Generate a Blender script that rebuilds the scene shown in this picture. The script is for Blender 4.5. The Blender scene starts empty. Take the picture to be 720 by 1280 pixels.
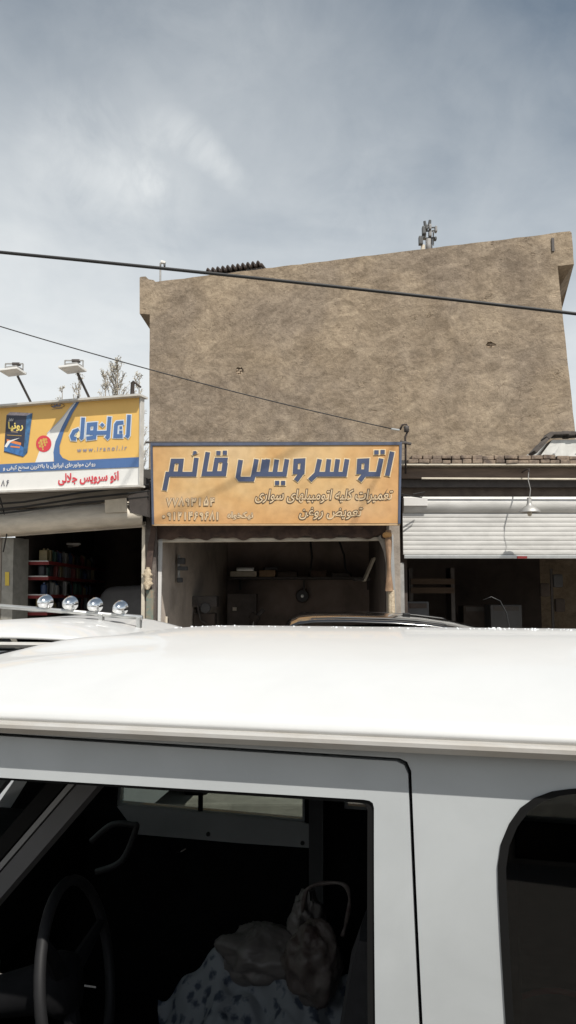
import bpy, bmesh, math, random, unicodedata
from mathutils import Vector, Matrix
from mathutils.geometry import tessellate_polygon
R = math.radians
random.seed(7)
scene = bpy.context.scene
C = scene.collection

# ------------------------------------------------------------------ camera
F, CX, CY, CAMZ, HORIZ = 950.0, 360.0, 640.0, 1.85, 745.0     # focal length in photo pixels (720 x 1280)
PITCH = math.atan((HORIZ - CY) / F)
cam = bpy.data.cameras.new('camera')
cam.sensor_fit = 'VERTICAL'; cam.sensor_height = 24.0; cam.lens = 24.0 * F / 1280.0
cam.clip_start = 0.05; cam.clip_end = 3000
camo = bpy.data.objects.new('camera', cam); C.objects.link(camo)
camo.location = (0, 0, CAMZ); camo.rotation_euler = (R(90) + PITCH, 0, 0)
scene.camera = camo

# ------------------------------------------------------------------ sky, sun, exposure
SUN_TRAVEL = Vector((-0.30, 0.62, -1.0)).normalized()          # direction the light travels
SUN_EL = math.asin(-SUN_TRAVEL.z)
SUN_ROT = math.atan2(-SUN_TRAVEL.x, -SUN_TRAVEL.y)
w = bpy.data.worlds.new('World'); scene.world = w; w.use_nodes = True
nt = w.node_tree; N = nt.nodes; L = nt.links
N.clear()
out = N.new('ShaderNodeOutputWorld'); bg = N.new('ShaderNodeBackground'); bg.inputs['Strength'].default_value = 0.115
sky = N.new('ShaderNodeTexSky'); sky.sky_type = 'NISHITA'; sky.sun_disc = False
sky.sun_elevation = SUN_EL; sky.sun_rotation = SUN_ROT; sky.dust_density = 2.2; sky.air_density = 1.0; sky.altitude = 1300
tc = N.new('ShaderNodeTexCoord')
def wnode(t, **kw):
    n = N.new(t)
    for k, v in kw.items(): setattr(n, k, v)
    return n
def math_(op, a, b=None, clamp=False):
    n = wnode('ShaderNodeMath', operation=op); n.use_clamp = clamp
    for i, v in enumerate((a, b)):
        if v is None: continue
        if isinstance(v, (int, float)): n.inputs[i].default_value = v
        else: L.new(v, n.inputs[i])
    return n.outputs[0]
sep = wnode('ShaderNodeSeparateXYZ'); L.new(tc.outputs['Generated'], sep.inputs[0])
# cloud layer: project the view direction on a high plane
zc = math_('MAXIMUM', sep.outputs['Z'], 0.06)
px_ = math_('DIVIDE', sep.outputs['X'], zc); py_ = math_('DIVIDE', sep.outputs['Y'], zc)
comb = wnode('ShaderNodeCombineXYZ'); L.new(px_, comb.inputs[0]); L.new(py_, comb.inputs[1])
n1 = wnode('ShaderNodeTexNoise'); L.new(comb.outputs[0], n1.inputs['Vector'])
n1.inputs['Scale'].default_value = 1.15; n1.inputs['Detail'].default_value = 7; n1.inputs['Roughness'].default_value = 0.55; n1.inputs['Distortion'].default_value = 0.35
n2 = wnode('ShaderNodeTexNoise'); L.new(tc.outputs['Generated'], n2.inputs['Vector'])
n2.inputs['Scale'].default_value = 2.6; n2.inputs['Detail'].default_value = 5; n2.inputs['Roughness'].default_value = 0.5
# thin veil grows towards the horizon and towards the left
veil = math_('MULTIPLY', math_('SUBTRACT', 0.74, sep.outputs['Z']), 1.75)
veil = math_('SUBTRACT', veil, math_('MULTIPLY', sep.outputs['X'], 0.42))
cl = math_('MULTIPLY', math_('SUBTRACT', n1.outputs['Fac'], 0.5), 0.8)
cl = math_('ADD', cl, math_('MULTIPLY', math_('SUBTRACT', n2.outputs['Fac'], 0.5), 0.7))
cov = math_('ADD', veil, cl, clamp=True)
# a few loose cloud wisps, each round its own direction in the sky
n3 = wnode('ShaderNodeTexNoise'); L.new(tc.outputs['Generated'], n3.inputs['Vector'])
n3.inputs['Scale'].default_value = 9.0; n3.inputs['Detail'].default_value = 7; n3.inputs['Roughness'].default_value = 0.62; n3.inputs['Distortion'].default_value = 0.6
wisp = None
for az, el, rad, amt in ((-10.2, 32.4, 2.0, .10), (-9.0, 32.6, 1.8, .16), (-7.8, 32.3, 1.7, .20), (-6.7, 31.7, 1.5, .20), (-5.7, 31.0, 1.3, .19), (-4.8, 30.3, 1.2, .14), (-3.9, 29.7, 1.1, .08), (-10.7, 29.7, 1.4, .2), (-10.4, 28.8, 1.2, .14), (-15.5, 30.2, 5.0, .20), (-12, 27.5, 5, .12), (6, 27.5, 6, .12), (-6, 41, 6, .10)):
    dv_ = (math.sin(R(az)) * math.cos(R(el)), math.cos(R(az)) * math.cos(R(el)), math.sin(R(el)))
    dp = wnode('ShaderNodeVectorMath', operation='DOT_PRODUCT'); L.new(tc.outputs['Generated'], dp.inputs[0]); dp.inputs[1].default_value = dv_
    cr = math.cos(R(rad)); k_ = math_('MULTIPLY', math_('DIVIDE', math_('SUBTRACT', dp.outputs['Value'], cr), 1 - cr, clamp=True), amt)
    wisp = k_ if wisp is None else math_('ADD', wisp, k_)
wisp = math_('MULTIPLY', wisp, math_('MULTIPLY', math_('SUBTRACT', n3.outputs['Fac'], 0.30), 2.6, clamp=True))
n4 = math_('MULTIPLY', math_('SUBTRACT', n3.outputs['Fac'], 0.5), 0.22)
covs = math_('MULTIPLY', math_('ADD', math_('ADD', cov, wisp), n4, clamp=True), 0.95, clamp=True)
mix = wnode('ShaderNodeMix', data_type='RGBA')
L.new(covs, mix.inputs['Factor'])
hsv = wnode('ShaderNodeHueSaturation'); hsv.inputs['Hue'].default_value = 0.480; hsv.inputs['Saturation'].default_value = 0.62; hsv.inputs['Value'].default_value = 0.80
L.new(sky.outputs[0], hsv.inputs['Color'])
L.new(hsv.outputs[0], mix.inputs['A'])
mix.inputs['B'].default_value = (5.75, 5.95, 6.0, 1)
L.new(mix.outputs['Result'], bg.inputs['Color']); L.new(bg.outputs[0], out.inputs['Surface'])

sl = bpy.data.lights.new('sun', 'SUN'); sl.energy = 4.2; sl.angle = R(0.53); sl.color = (1.0, 0.955, 0.88)
so = bpy.data.objects.new('sun', sl); C.objects.link(so); so.location = (10, -20, 40)
so.rotation_euler = SUN_TRAVEL.to_track_quat('-Z', 'Y').to_euler()
vs = scene.view_settings
vs.view_transform = 'Standard'; vs.look = 'None'; vs.gamma = 1; vs.use_curve_mapping = False; vs.exposure = 0.35
scene.cycles.max_bounces = 8; scene.cycles.diffuse_bounces = 3; scene.cycles.transparent_max_bounces = 12

# ------------------------------------------------------------------ photo pixel -> world on real planes
cp, sp_ = math.cos(PITCH), math.sin(PITCH)
CAM = Vector((0, 0, CAMZ))
def ray(px, py):
    xc, yc = (px - CX) / F, (CY - py) / F
    return Vector((xc, cp - yc * sp_, sp_ + yc * cp))
def on_plane(px, py, p0, n):
    d = ray(px, py); return CAM + d * ((p0 - CAM).dot(n) / d.dot(n))
def at(px, py, Y): return on_plane(px, py, Vector((0, Y, 0)), Vector((0, 1, 0)))
def atz(px, py, z): return on_plane(px, py, Vector((0, 0, z)), Vector((0, 0, 1)))
class Plane:
    """an upright plane through two ground points; P(px, py, off): off > 0 comes towards the street"""
    def __init__(s, a, b, tilt=0.0):
        s.p = Vector((a[0], a[1], 0)); u = Vector((b[0] - a[0], b[1] - a[1], 0)).normalized()
        n = Vector((u.y, -u.x, 0))
        if n.y > 0: n = -n
        s.u = u; s.n0 = n
        s.n = n
    def __call__(s, px, py, off=0.0): return on_plane(px, py, s.p + s.n * off, s.n)

# ------------------------------------------------------------------ materials
MATS = {}
def mat(name, col, rough=0.7, metal=0.0, var=0.0, vscale=6.0, col2=None, bump=0.0, bscale=40.0, spec=0.5, coat=0.0,
        stretch=(1, 1, 1), detail=6.0, v2=None, emit=None):
    m = bpy.data.materials.new(name); m.use_nodes = True; MATS[name] = m
    t = m.node_tree; nn = t.nodes; ll = t.links
    b = nn['Principled BSDF']
    b.inputs['Roughness'].default_value = rough; b.inputs['Metallic'].default_value = metal
    b.inputs['Specular IOR Level'].default_value = spec; b.inputs['Coat Weight'].default_value = coat; b.inputs['Coat Roughness'].default_value = 0.06
    c = tuple(col) + (1,)
    b.inputs['Base Color'].default_value = c
    tcn = nn.new('ShaderNodeTexCoord'); mp = nn.new('ShaderNodeMapping'); ll.new(tcn.outputs['Object'], mp.inputs[0]); mp.inputs['Scale'].default_value = stretch
    if var or col2:
        no = nn.new('ShaderNodeTexNoise'); ll.new(mp.outputs[0], no.inputs['Vector'])
        no.inputs['Scale'].default_value = vscale; no.inputs['Detail'].default_value = detail; no.inputs['Roughness'].default_value = 0.62; no.inputs['Distortion'].default_value = 0.4
        rp = nn.new('ShaderNodeValToRGB'); ll.new(no.outputs['Fac'], rp.inputs[0])
        lo = col2 if col2 else tuple(x * (1 - var) for x in col)
        rp.color_ramp.elements[0].position = 0.34; rp.color_ramp.elements[0].color = tuple(lo) + (1,)
        rp.color_ramp.elements[1].position = 0.62; rp.color_ramp.elements[1].color = c
        ll.new(rp.outputs[0], b.inputs['Base Color'])
        mr = nn.new('ShaderNodeMapRange'); ll.new(no.outputs['Fac'], mr.inputs[0])
        mr.inputs['To Min'].default_value = min(1, rough * 1.15); mr.inputs['To Max'].default_value = rough * 0.9
        ll.new(mr.outputs[0], b.inputs['Roughness'])
    if bump:
        nb = nn.new('ShaderNodeTexNoise'); ll.new(mp.outputs[0], nb.inputs['Vector']); nb.inputs['Scale'].default_value = bscale; nb.inputs['Detail'].default_value = 6
        bp = nn.new('ShaderNodeBump'); bp.inputs['Strength'].default_value = bump; bp.inputs['Distance'].default_value = 0.02
        ll.new(nb.outputs['Fac'], bp.inputs['Height']); ll.new(bp.outputs[0], b.inputs['Normal'])
    return m

def plaster_mat():
    m = bpy.data.materials.new('mud plaster'); m.use_nodes = True; MATS['mud plaster'] = m
    t = m.node_tree; nn = t.nodes; ll = t.links; b = nn['Principled BSDF']
    b.inputs['Roughness'].default_value = 0.95; b.inputs['Specular IOR Level'].default_value = 0.15
    tcn = nn.new('ShaderNodeTexCoord')
    def noise(scale, detail, rough=0.6, dist=0.0, st=(1, 1, 1)):
        mp = nn.new('ShaderNodeMapping'); mp.inputs['Scale'].default_value = st; ll.new(tcn.outputs['Object'], mp.inputs[0])
        n = nn.new('ShaderNodeTexNoise'); ll.new(mp.outputs[0], n.inputs['Vector'])
        n.inputs['Scale'].default_value = scale; n.inputs['Detail'].default_value = detail; n.inputs['Roughness'].default_value = rough; n.inputs['Distortion'].default_value = dist
        return n.outputs['Fac']
    big = noise(0.5, 5, .6, .5); mid = noise(1.5, 9, .66, 1.3, (.85, .85, 1.2)); smear = noise(3.1, 8, .62, 1.8, (.75, .75, 1.3)); fine = noise(14, 8, .75); pit = noise(46, 5, .65); rain = noise(1.0, 6, .6, .2, (1.6, 1.6, .22))
    soft = noise(2.4, 7, .62, .15)
    def ramp(fac, a, ca, bb, cb):
        r = nn.new('ShaderNodeValToRGB'); ll.new(fac, r.inputs[0]); e = r.color_ramp.elements
        e[0].position = a; e[0].color = ca + (1,); e[1].position = bb; e[1].color = cb + (1,); return r.outputs[0]
    base = ramp(mid, .36, (.295, .236, .174), .64, (.43, .352, .264))
    def mixc(a, bc, f, mode='MULTIPLY'):
        x = nn.new('ShaderNodeMix'); x.data_type = 'RGBA'; x.blend_type = mode; x.inputs['Factor'].default_value = f
        ll.new(a, x.inputs['A']); ll.new(bc, x.inputs['B']); return x.outputs['Result']
    c = mixc(base, ramp(big, .38, (.80, .80, .82), .60, (1.0, .985, .95)), 1.0)
    c = mixc(c, ramp(smear, .40, (.76, .75, .74), .58, (1.06, 1.05, 1.04)), .75)
    c = mixc(c, ramp(rain, .36, (.82, .81, .81), .56, (1, 1, 1)), .7)
    c = mixc(c, ramp(fine, .32, (.68, .67, .66), .56, (1.03, 1.03, 1.03)), .75)
    c = mixc(c, ramp(pit, .33, (.55, .54, .53), .44, (1, 1, 1)), .7)
    def band(scale, dist, width, st, seed):
        # broken curved trowel marks: thin contour lines of a warped noise, shown only where a second noise lets them
        n_ = noise(scale, 3, .5, dist, st)
        x = nn.new('ShaderNodeMath'); x.operation = 'SUBTRACT'; ll.new(n_, x.inputs[0]); x.inputs[1].default_value = .5
        y = nn.new('ShaderNodeMath'); y.operation = 'ABSOLUTE'; ll.new(x.outputs[0], y.inputs[0])
        z = nn.new('ShaderNodeMapRange'); ll.new(y.outputs[0], z.inputs[0]); z.inputs['From Min'].default_value = 0; z.inputs['From Max'].default_value = width; z.inputs['To Min'].default_value = 1; z.inputs['To Max'].default_value = 0
        g = nn.new('ShaderNodeMapRange'); ll.new(noise(seed, 4, .6), g.inputs[0]); g.inputs['From Min'].default_value = .5; g.inputs['From Max'].default_value = .62
        q = nn.new('ShaderNodeMath'); q.operation = 'MULTIPLY'; ll.new(z.outputs[0], q.inputs[0]); ll.new(g.outputs[0], q.inputs[1]); return q.outputs[0]
    t1 = band(2.2, 1.6, .012, (.8, .8, 1.4), 2.9); t2 = band(4.1, 1.2, .016, (.8, .8, 1.3), 3.7)
    def tint(a, fac, col, k):
        x = nn.new('ShaderNodeMix'); x.data_type = 'RGBA'; x.blend_type = 'MULTIPLY'; m_ = nn.new('ShaderNodeMath'); m_.operation = 'MULTIPLY'; ll.new(fac, m_.inputs[0]); m_.inputs[1].default_value = k
        ll.new(m_.outputs[0], x.inputs['Factor']); ll.new(a, x.inputs['A']); x.inputs['B'].default_value = col + (1,); return x.outputs['Result']
    c = tint(c, t1, (.48, .45, .42), .8); c = tint(c, t2, (1.35, 1.33, 1.30), .8)
    ll.new(c, b.inputs['Base Color'])
    def add(a, bb, k):
        x = nn.new('ShaderNodeMath'); x.operation = 'MULTIPLY_ADD'; ll.new(bb, x.inputs[0]); x.inputs[1].default_value = k; ll.new(a, x.inputs[2]); return x.outputs[0]
    h = add(add(add(add(soft, fine, .22), pit, .08), t1, -.10), t2, .10)
    bp = nn.new('ShaderNodeBump'); bp.inputs['Strength'].default_value = 0.6; bp.inputs['Distance'].default_value = 0.07
    ll.new(h, bp.inputs['Height']); ll.new(bp.outputs[0], b.inputs['Normal'])
    return m
plaster = plaster_mat()

def glass_mat(name, tint, gloss=0.06):
    m = bpy.data.materials.new(name); m.use_nodes = True; t = m.node_tree; nn = t.nodes; ll = t.links; nn.clear()
    o = nn.new('ShaderNodeOutputMaterial'); tr = nn.new('ShaderNodeBsdfTransparent'); tr.inputs[0].default_value = tint + (1,)
    gl = nn.new('ShaderNodeBsdfGlossy'); gl.inputs['Roughness'].default_value = 0.02
    fr = nn.new('ShaderNodeFresnel'); fr.inputs['IOR'].default_value = 1.45
    mx = nn.new('ShaderNodeMixShader'); ll.new(fr.outputs[0], mx.inputs[0]); ll.new(tr.outputs[0], mx.inputs[1]); ll.new(gl.outputs[0], mx.inputs[2])
    ll.new(mx.outputs[0], o.inputs[0]); return m

M = dict(
    asphalt=mat('dusty street concrete', (.24, .22, .195), .9, var=.35, vscale=9, bump=.5, bscale=160),
    concrete=mat('forecourt concrete', (.38, .345, .30), .9, var=.35, vscale=3, bump=.3, bscale=60),
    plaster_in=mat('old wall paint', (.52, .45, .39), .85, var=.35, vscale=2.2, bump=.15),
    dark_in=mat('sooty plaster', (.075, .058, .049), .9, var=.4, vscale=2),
    shopwall=mat('grey render', (.30, .26, .22), .9, var=.35, vscale=4, bump=.3, bscale=50),
    roofing=mat('bitumen roofing', (.08, .075, .07), .95, var=.3),
    beige_shutter=mat('beige painted shutter', (.62, .56, .47), .55, var=.22, vscale=3, stretch=(1, 1, 4)),
    white_shutter=mat('white painted shutter', (.56, .55, .525), .5, var=.22, vscale=2.2, stretch=(1, 1, 2.5)),
    boxwhite=mat('white sheet metal', (.70, .69, .66), .5, var=.12, vscale=4),
    steel_dark=mat('dark steel', (.07, .06, .055), .6, var=.3, vscale=10),
    rusty=mat('rusty brown steel', (.05, .036, .03), .85, col2=(.025, .02, .018), vscale=9),
    eave_board=mat('brown fascia board', (.16, .115, .085), .75, var=.35, vscale=5, stretch=(.4, 1, 3)),
    tile=mat('dusty clay tile', (.27, .205, .15), .9, col2=(.085, .065, .055), vscale=7, bump=.4, bscale=40),
    pier=mat('grey stone tile', (.27, .26, .23), .7, var=.25, vscale=8),
    yellowplate=mat('yellow plate', (.62, .45, .06), .6, var=.2),
    alu=mat('aluminium', (.62, .62, .60), .35, .85, var=.15, vscale=8),
    galv=mat('weathered galvanised steel', (.42, .41, .39), .5, .5, var=.25, vscale=9),
    chrome=mat('chrome', (.80, .80, .80), .07, 1.0),
    paint=mat('shaded white paint', (.39, .41, .418), .36, coat=.4, var=.09, vscale=5),  # same white as the roofs, darkened to stand for the dimmer lit sides
    paint_shade=mat('white cream paint', (.56, .56, .54), .4, coat=.4, var=.07, vscale=5),
    gutter=mat('dusty gutter paint', (.42, .415, .40), .6, col2=(.34, .315, .28), vscale=5, stretch=(1, 3, 3)),
    black_paint=mat('black car paint', (.010, .010, .011), .15, coat=1.0),
    black_trim=mat('black plastic', (.018, .018, .018), .45),
    rubber=mat('black rubber', (.006, .006, .006), .8, var=.2, spec=.15),
    interior=mat('dark vinyl', (.008, .008, .009), .85, var=.3, vscale=12, spec=.12),
    interior_grey=mat('grey painted door metal', (.40, .405, .41), .6, var=.1),
    trim_grey=mat('grey trim', (.075, .075, .078), .6, var=.15),
    seat=mat('dark seat cloth', (.010, .010, .012), .95, var=.3, vscale=30),
    copper=mat('black cable sheath', (.012, .012, .012), .6),
    red=mat('red paint', (.50, .035, .03), .5, var=.2),
    wood=mat('old plank', (.085, .055, .035), .8, var=.4, vscale=6, stretch=(.3, 3, 3)),
    bark=mat('pale bark', (.34, .30, .25), .9, var=.4, vscale=8),
    bud=mat('pale spring bud', (.46, .42, .33), .8, var=.3),
    canvas=mat('dark canvas', (.095, .062, .048), .95, col2=(.045, .03, .026), vscale=7),
    clothorange=mat('faded orange cloth', (.36, .23, .14), .95, col2=(.16, .10, .065), vscale=7),
    foam=mat('torn cream foam', (.58, .49, .36), .95, col2=(.35, .27, .18), vscale=30, bump=.6, bscale=80),
    antenna=mat('antenna grey', (.26, .255, .25), .6, var=.35, vscale=3),
    antenna_dark=mat('antenna dark grey', (.075, .078, .08), .6, var=.3),
    cardboard=mat('cardboard', (.34, .23, .14), .9, var=.2),
    blueframe=mat('blue grey sign frame', (.085, .105, .16), .5, var=.25, vscale=10),
    white=mat('white lacquer', (.60, .59, .57), .5, var=.05),
    plate=mat('cream paper', (.62, .56, .46), .8, var=.2),
    teal=mat('flaking green paint', (.12, .17, .15), .8, col2=(.25, .19, .13), vscale=14),
    ice=mat('ice grain', (.85, .87, .88), .25),
)
M['shelf_red'] = mat('dull red shelf edge', (.22, .022, .022), .6, var=.2)
M['sunlit_paint'] = mat('sunlit white paint', (.57, .575, .57), .38, coat=.35, var=.05, vscale=4)  # same white as the car bodies, lightened to stand for sun on top
M['glass'] = glass_mat('clear glass', (.50, .54, .52))
M['tinted'] = glass_mat('dark tinted glass', (.45, .46, .46))

# ------------------------------------------------------------------ mesh builder
def lean_in(z): return .20 * max(0.0, z - 1.20) ** 2     # the car's side leans in above the waist
def smooth_path(p, n_=6):
    p = [Vector(q) for q in p]; o = []
    for i in range(len(p) - 1):
        a, b_, c, d = p[max(0, i - 1)], p[i], p[i + 1], p[min(len(p) - 1, i + 2)]
        for k in range(n_):
            u = k / n_; o.append(.5 * ((2 * b_) + (c - a) * u + (2 * a - 5 * b_ + 4 * c - d) * u * u + (3 * b_ - a - 3 * c + d) * u ** 3))
    o.append(p[-1]); return o
class MB:
    def __init__(s): s.v = []; s.f = []
    def add(s, vs, fs):
        o = len(s.v); s.v += [Vector(v) for v in vs]; s.f += [tuple(i + o for i in f) for f in fs]; return s
    def box(s, c, d, rz=0.0, bev=0.0, rx=0.0, ry=0.0):
        c = Vector(c); hx, hy, hz = d[0] / 2, d[1] / 2, d[2] / 2
        bm = bmesh.new(); bmesh.ops.create_cube(bm, size=1.0)
        for v in bm.verts: v.co = Vector((v.co.x * d[0], v.co.y * d[1], v.co.z * d[2]))
        if bev: bmesh.ops.bevel(bm, geom=bm.edges[:], offset=min(bev, .45 * min(d)), segments=2, profile=.7, affect='EDGES')
        m = Matrix.Translation(c) @ Matrix.Rotation(rz, 4, 'Z') @ Matrix.Rotation(ry, 4, 'Y') @ Matrix.Rotation(rx, 4, 'X')
        return s.bm(bm, m)
    def bm(s, bm, m=None):
        bm.verts.ensure_lookup_table(); bm.verts.index_update()
        vs = [(m @ v.co if m else v.co.copy()) for v in bm.verts]; fs = [[v.index for v in f.verts] for f in bm.faces]
        bm.free(); return s.add(vs, fs)
    def hexa(s, p):            # 8 corners: four of the one face, four of the opposite face in the same order
        return s.add(p, [(0, 3, 2, 1), (4, 5, 6, 7), (0, 1, 5, 4), (1, 2, 6, 5), (2, 3, 7, 6), (3, 0, 4, 7)])
    def prism(s, pts, vec):    # closed outline (3D points) pushed along vec
        pts = [Vector(p) for p in pts]; vec = Vector(vec); n = len(pts)
        tri = tessellate_polygon([pts])
        vs = pts + [p + vec for p in pts]
        fs = [tuple(t) for t in tri] + [tuple(i + n for i in reversed(t)) for t in tri] + [(i, (i + 1) % n, (i + 1) % n + n, i + n) for i in range(n)]
        return s.add(vs, fs)
    def holed(s, outer, holes, vec):
        loops = [[Vector(p) for p in outer]] + [[Vector(p) for p in h] for h in holes]
        flat = [p for l in loops for p in l]; n = len(flat); vec = Vector(vec)
        tri = tessellate_polygon(loops)
        fs = [tuple(t) for t in tri] + [tuple(i + n for i in reversed(t)) for t in tri]
        o = 0
        for l in loops:
            k = len(l)
            fs += [(o + i, o + (i + 1) % k, o + (i + 1) % k + n, o + i + n) for i in range(k)]; o += k
        return s.add(flat + [p + vec for p in flat], fs)
    def tube(s, path, r, n=8, cap=True):
        path = [Vector(p) for p in path]; rs = r if isinstance(r, (list, tuple)) else [r] * len(path)
        vs = []; fs = []; k = len(path)
        ref = Vector((0, 0, 1))
        if abs((path[1] - path[0]).normalized().z) > .9: ref = Vector((1, 0, 0))
        for i, p in enumerate(path):
            t = (path[min(i + 1, k - 1)] - path[max(i - 1, 0)]).normalized()
            a = ref - t * ref.dot(t)
            if a.length < 1e-4: a = t.orthogonal()
            a.normalize(); ref = a; b = t.cross(a)
            for j in range(n):
                q = 2 * math.pi * j / n; vs.append(p + (a * math.cos(q) + b * math.sin(q)) * rs[i])
        for i in range(k - 1):
            for j in range(n): fs.append((i * n + j, i * n + (j + 1) % n, (i + 1) * n + (j + 1) % n, (i + 1) * n + j))
        if cap: fs += [tuple(reversed(range(n))), tuple((k - 1) * n + j for j in range(n))]
        return s.add(vs, fs)
    def lathe(s, prof, c, axis=(0, 0, 1), n=24):
        ax = Vector(axis).normalized(); a = ax.orthogonal().normalized(); b = ax.cross(a); c = Vector(c)
        vs = []; fs = []
        for (r, h) in prof:
            for j in range(n):
                q = 2 * math.pi * j / n; vs.append(c + ax * h + (a * math.cos(q) + b * math.sin(q)) * r)
        for i in range(len(prof) - 1):
            for j in range(n): fs.append((i * n + j, i * n + (j + 1) % n, (i + 1) * n + (j + 1) % n, (i + 1) * n + j))
        return s.add(vs, fs)
    def grid(s, fn, nu, nv):
        vs = [fn(i / nu, j / nv) for i in range(nu + 1) for j in range(nv + 1)]
        fs = [(i * (nv + 1) + j, (i + 1) * (nv + 1) + j, (i + 1) * (nv + 1) + j + 1, i * (nv + 1) + j + 1) for i in range(nu) for j in range(nv)]
        return s.add(vs, fs)
    def build(s, name, m, parent=None, smooth=False, local=False, solid=0.0, autosmooth=None, bend=False):
        me = bpy.data.meshes.new(name)
        if parent is not None:
            o0 = Vector((0, 0, 0))
            if not local:
                q = parent; chain = []
                mw = Matrix.Identity(4)
                while q is not None: chain.append(q); q = q.parent
                for q in reversed(chain): mw = mw @ (Matrix.Translation(q.location) @ q.rotation_euler.to_matrix().to_4x4())
                inv = mw.inverted()
                vs = [inv @ v for v in s.v]
            else: vs = [v.copy() for v in s.v]
        else:
            xs = [v.x for v in s.v]; ys = [v.y for v in s.v]; zs = [v.z for v in s.v]
            o0 = Vector(((min(xs) + max(xs)) / 2, (min(ys) + max(ys)) / 2, min(zs)))
            vs = [v - o0 for v in s.v]
        me.from_pydata([tuple(v) for v in vs], [], s.f); me.update()
        bm = bmesh.new(); bm.from_mesh(me)
        if bend:
            for k in range(13):
                bmesh.ops.bisect_plane(bm, geom=bm.verts[:] + bm.edges[:] + bm.faces[:], plane_co=(0, 0, 1.06 + k * .045), plane_no=(0, 0, 1))
            for v in bm.verts: v.co.y += lean_in(v.co.z)
        bmesh.ops.recalc_face_normals(bm, faces=bm.faces[:])
        if smooth:
            for f in bm.faces: f.smooth = True
        bm.to_mesh(me); bm.free()
        if smooth and autosmooth:
            try: me.set_sharp_from_angle(angle=R(autosmooth))
            except Exception: pass
        me.materials.append(m)
        o = bpy.data.objects.new(name, me); C.objects.link(o); o.location = o0
        if parent is not None: o.parent = parent
        if solid:
            md = o.modifiers.new('solid', 'SOLIDIFY'); md.thickness = solid; md.offset = 0
        return o

def tag(o, label, cat, group=None, kind=None):
    if label: o['label'] = label
    if cat: o['category'] = cat
    if group: o['group'] = group
    if kind: o['kind'] = kind
    return o
def thing(name, label, cat, loc=(0, 0, 0), rz=0.0, group=None):
    o = bpy.data.objects.new(name, None); C.objects.link(o); o.empty_display_size = .2
    o.location = loc; o.rotation_euler = (0, 0, rz); return tag(o, label, cat, group)
def copy_tree(o, parent=None):
    c = o.copy(); C.objects.link(c)
    if parent is not None: c.parent = parent
    for ch in [x for x in bpy.data.objects if x.parent == o]: copy_tree(ch, c)
    return c

# ------------------------------------------------------------------ lettering
FORMS = {}
for rng in (range(0xFB50, 0xFE00), range(0xFE70, 0xFF00)):
    for c_ in rng:
        d_ = unicodedata.decomposition(chr(c_)).split()
        if len(d_) == 2 and d_[0] in ('<isolated>', '<initial>', '<medial>', '<final>'):
            FORMS.setdefault(chr(int(d_[1], 16)), {})[d_[0][1:-1]] = chr(c_)
        if len(d_) == 3 and d_[1] == '0644' and d_[2] == '0627': FORMS.setdefault('LA', {})[d_[0][1:-1]] = chr(c_)
def shape_text(s):
    if all(ord(ch) < 0x600 or 0x6F0 <= ord(ch) <= 0x6F9 for ch in s): return s
    s = s.replace('\u0644\u0627', '\1'); f = lambda ch: FORMS.get('LA' if ch == '\1' else ch)
    o = []
    for i, ch in enumerate(s):
        fm = f(ch)
        if not fm: o.append(ch); continue
        p = f(s[i - 1]) if i else None; n = f(s[i + 1]) if i + 1 < len(s) else None
        jp = bool(p and 'initial' in p and 'final' in fm); jn = bool(n and 'final' in n and 'initial' in fm)
        o.append(fm.get('medial' if jp and jn else 'final' if jp else 'initial' if jn else 'isolated', ch))
    return ''.join(reversed(o))
def text_mesh(s, shear, offset, spacing=1.0):
    cu = bpy.data.curves.new('t', 'FONT'); cu.body = shape_text(s); cu.shear = shear; cu.offset = offset; cu.resolution_u = 3; cu.space_character = spacing
    ob = bpy.data.objects.new('t', cu); C.objects.link(ob); bpy.context.view_layer.update()
    me = bpy.data.meshes.new_from_object(ob.evaluated_get(bpy.context.evaluated_depsgraph_get()))
    vs = [(v.co.x, v.co.y) for v in me.vertices]; fs = [tuple(p.vertices) for p in me.polygons]
    bpy.data.objects.remove(ob); bpy.data.curves.remove(cu); bpy.data.meshes.remove(me)
    return vs, fs
def text(s, box, P, off, m, parent, name, shear=0.0, offset=0.0, slope=0.0, spacing=1.0):
    base, _ = text_mesh(s, shear, 0.0, spacing); vs, fs = text_mesh(s, shear, offset, spacing)
    x0 = min(v[0] for v in base); x1 = max(v[0] for v in base); y0 = min(v[1] for v in base); y1 = max(v[1] for v in base)
    kx = (box[2] - box[0]) / (x1 - x0); ky = (box[3] - box[1]) / (y1 - y0)
    pts = []
    for (x, y) in vs:
        px = box[0] + (x - x0) * kx; py = box[3] - (y - y0) * ky + slope * (px - box[0]); pts.append(P(px, py, off))
    return MB().add(pts, fs).build(name, m, parent)
def ribbon(path, wd, closed=False):
    """flat pen stroke in picture plane: outline polygon(s) with mitred joins"""
    n = len(path); L_ = []; R_ = []
    P2 = [Vector((p[0], p[1])) for p in path]
    for i in range(n):
        a = P2[(i - 1) % n] if (closed or i) else None; b = P2[(i + 1) % n] if (closed or i < n - 1) else None
        d1 = (P2[i] - a).normalized() if a is not None else (b - P2[i]).normalized()
        d2 = (b - P2[i]).normalized() if b is not None else d1
        t = (d1 + d2)
        t = t.normalized() if t.length > 1e-4 else d1
        nn_ = Vector((-t.y, t.x)); k = wd / 2 / max(.45, nn_.dot(Vector((-d1.y, d1.x))))
        L_.append(P2[i] + nn_ * k); R_.append(P2[i] - nn_ * k)
    return [(L_[i], L_[(i + 1) % n], R_[(i + 1) % n], R_[i]) for i in range(n if closed else n - 1)]
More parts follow.
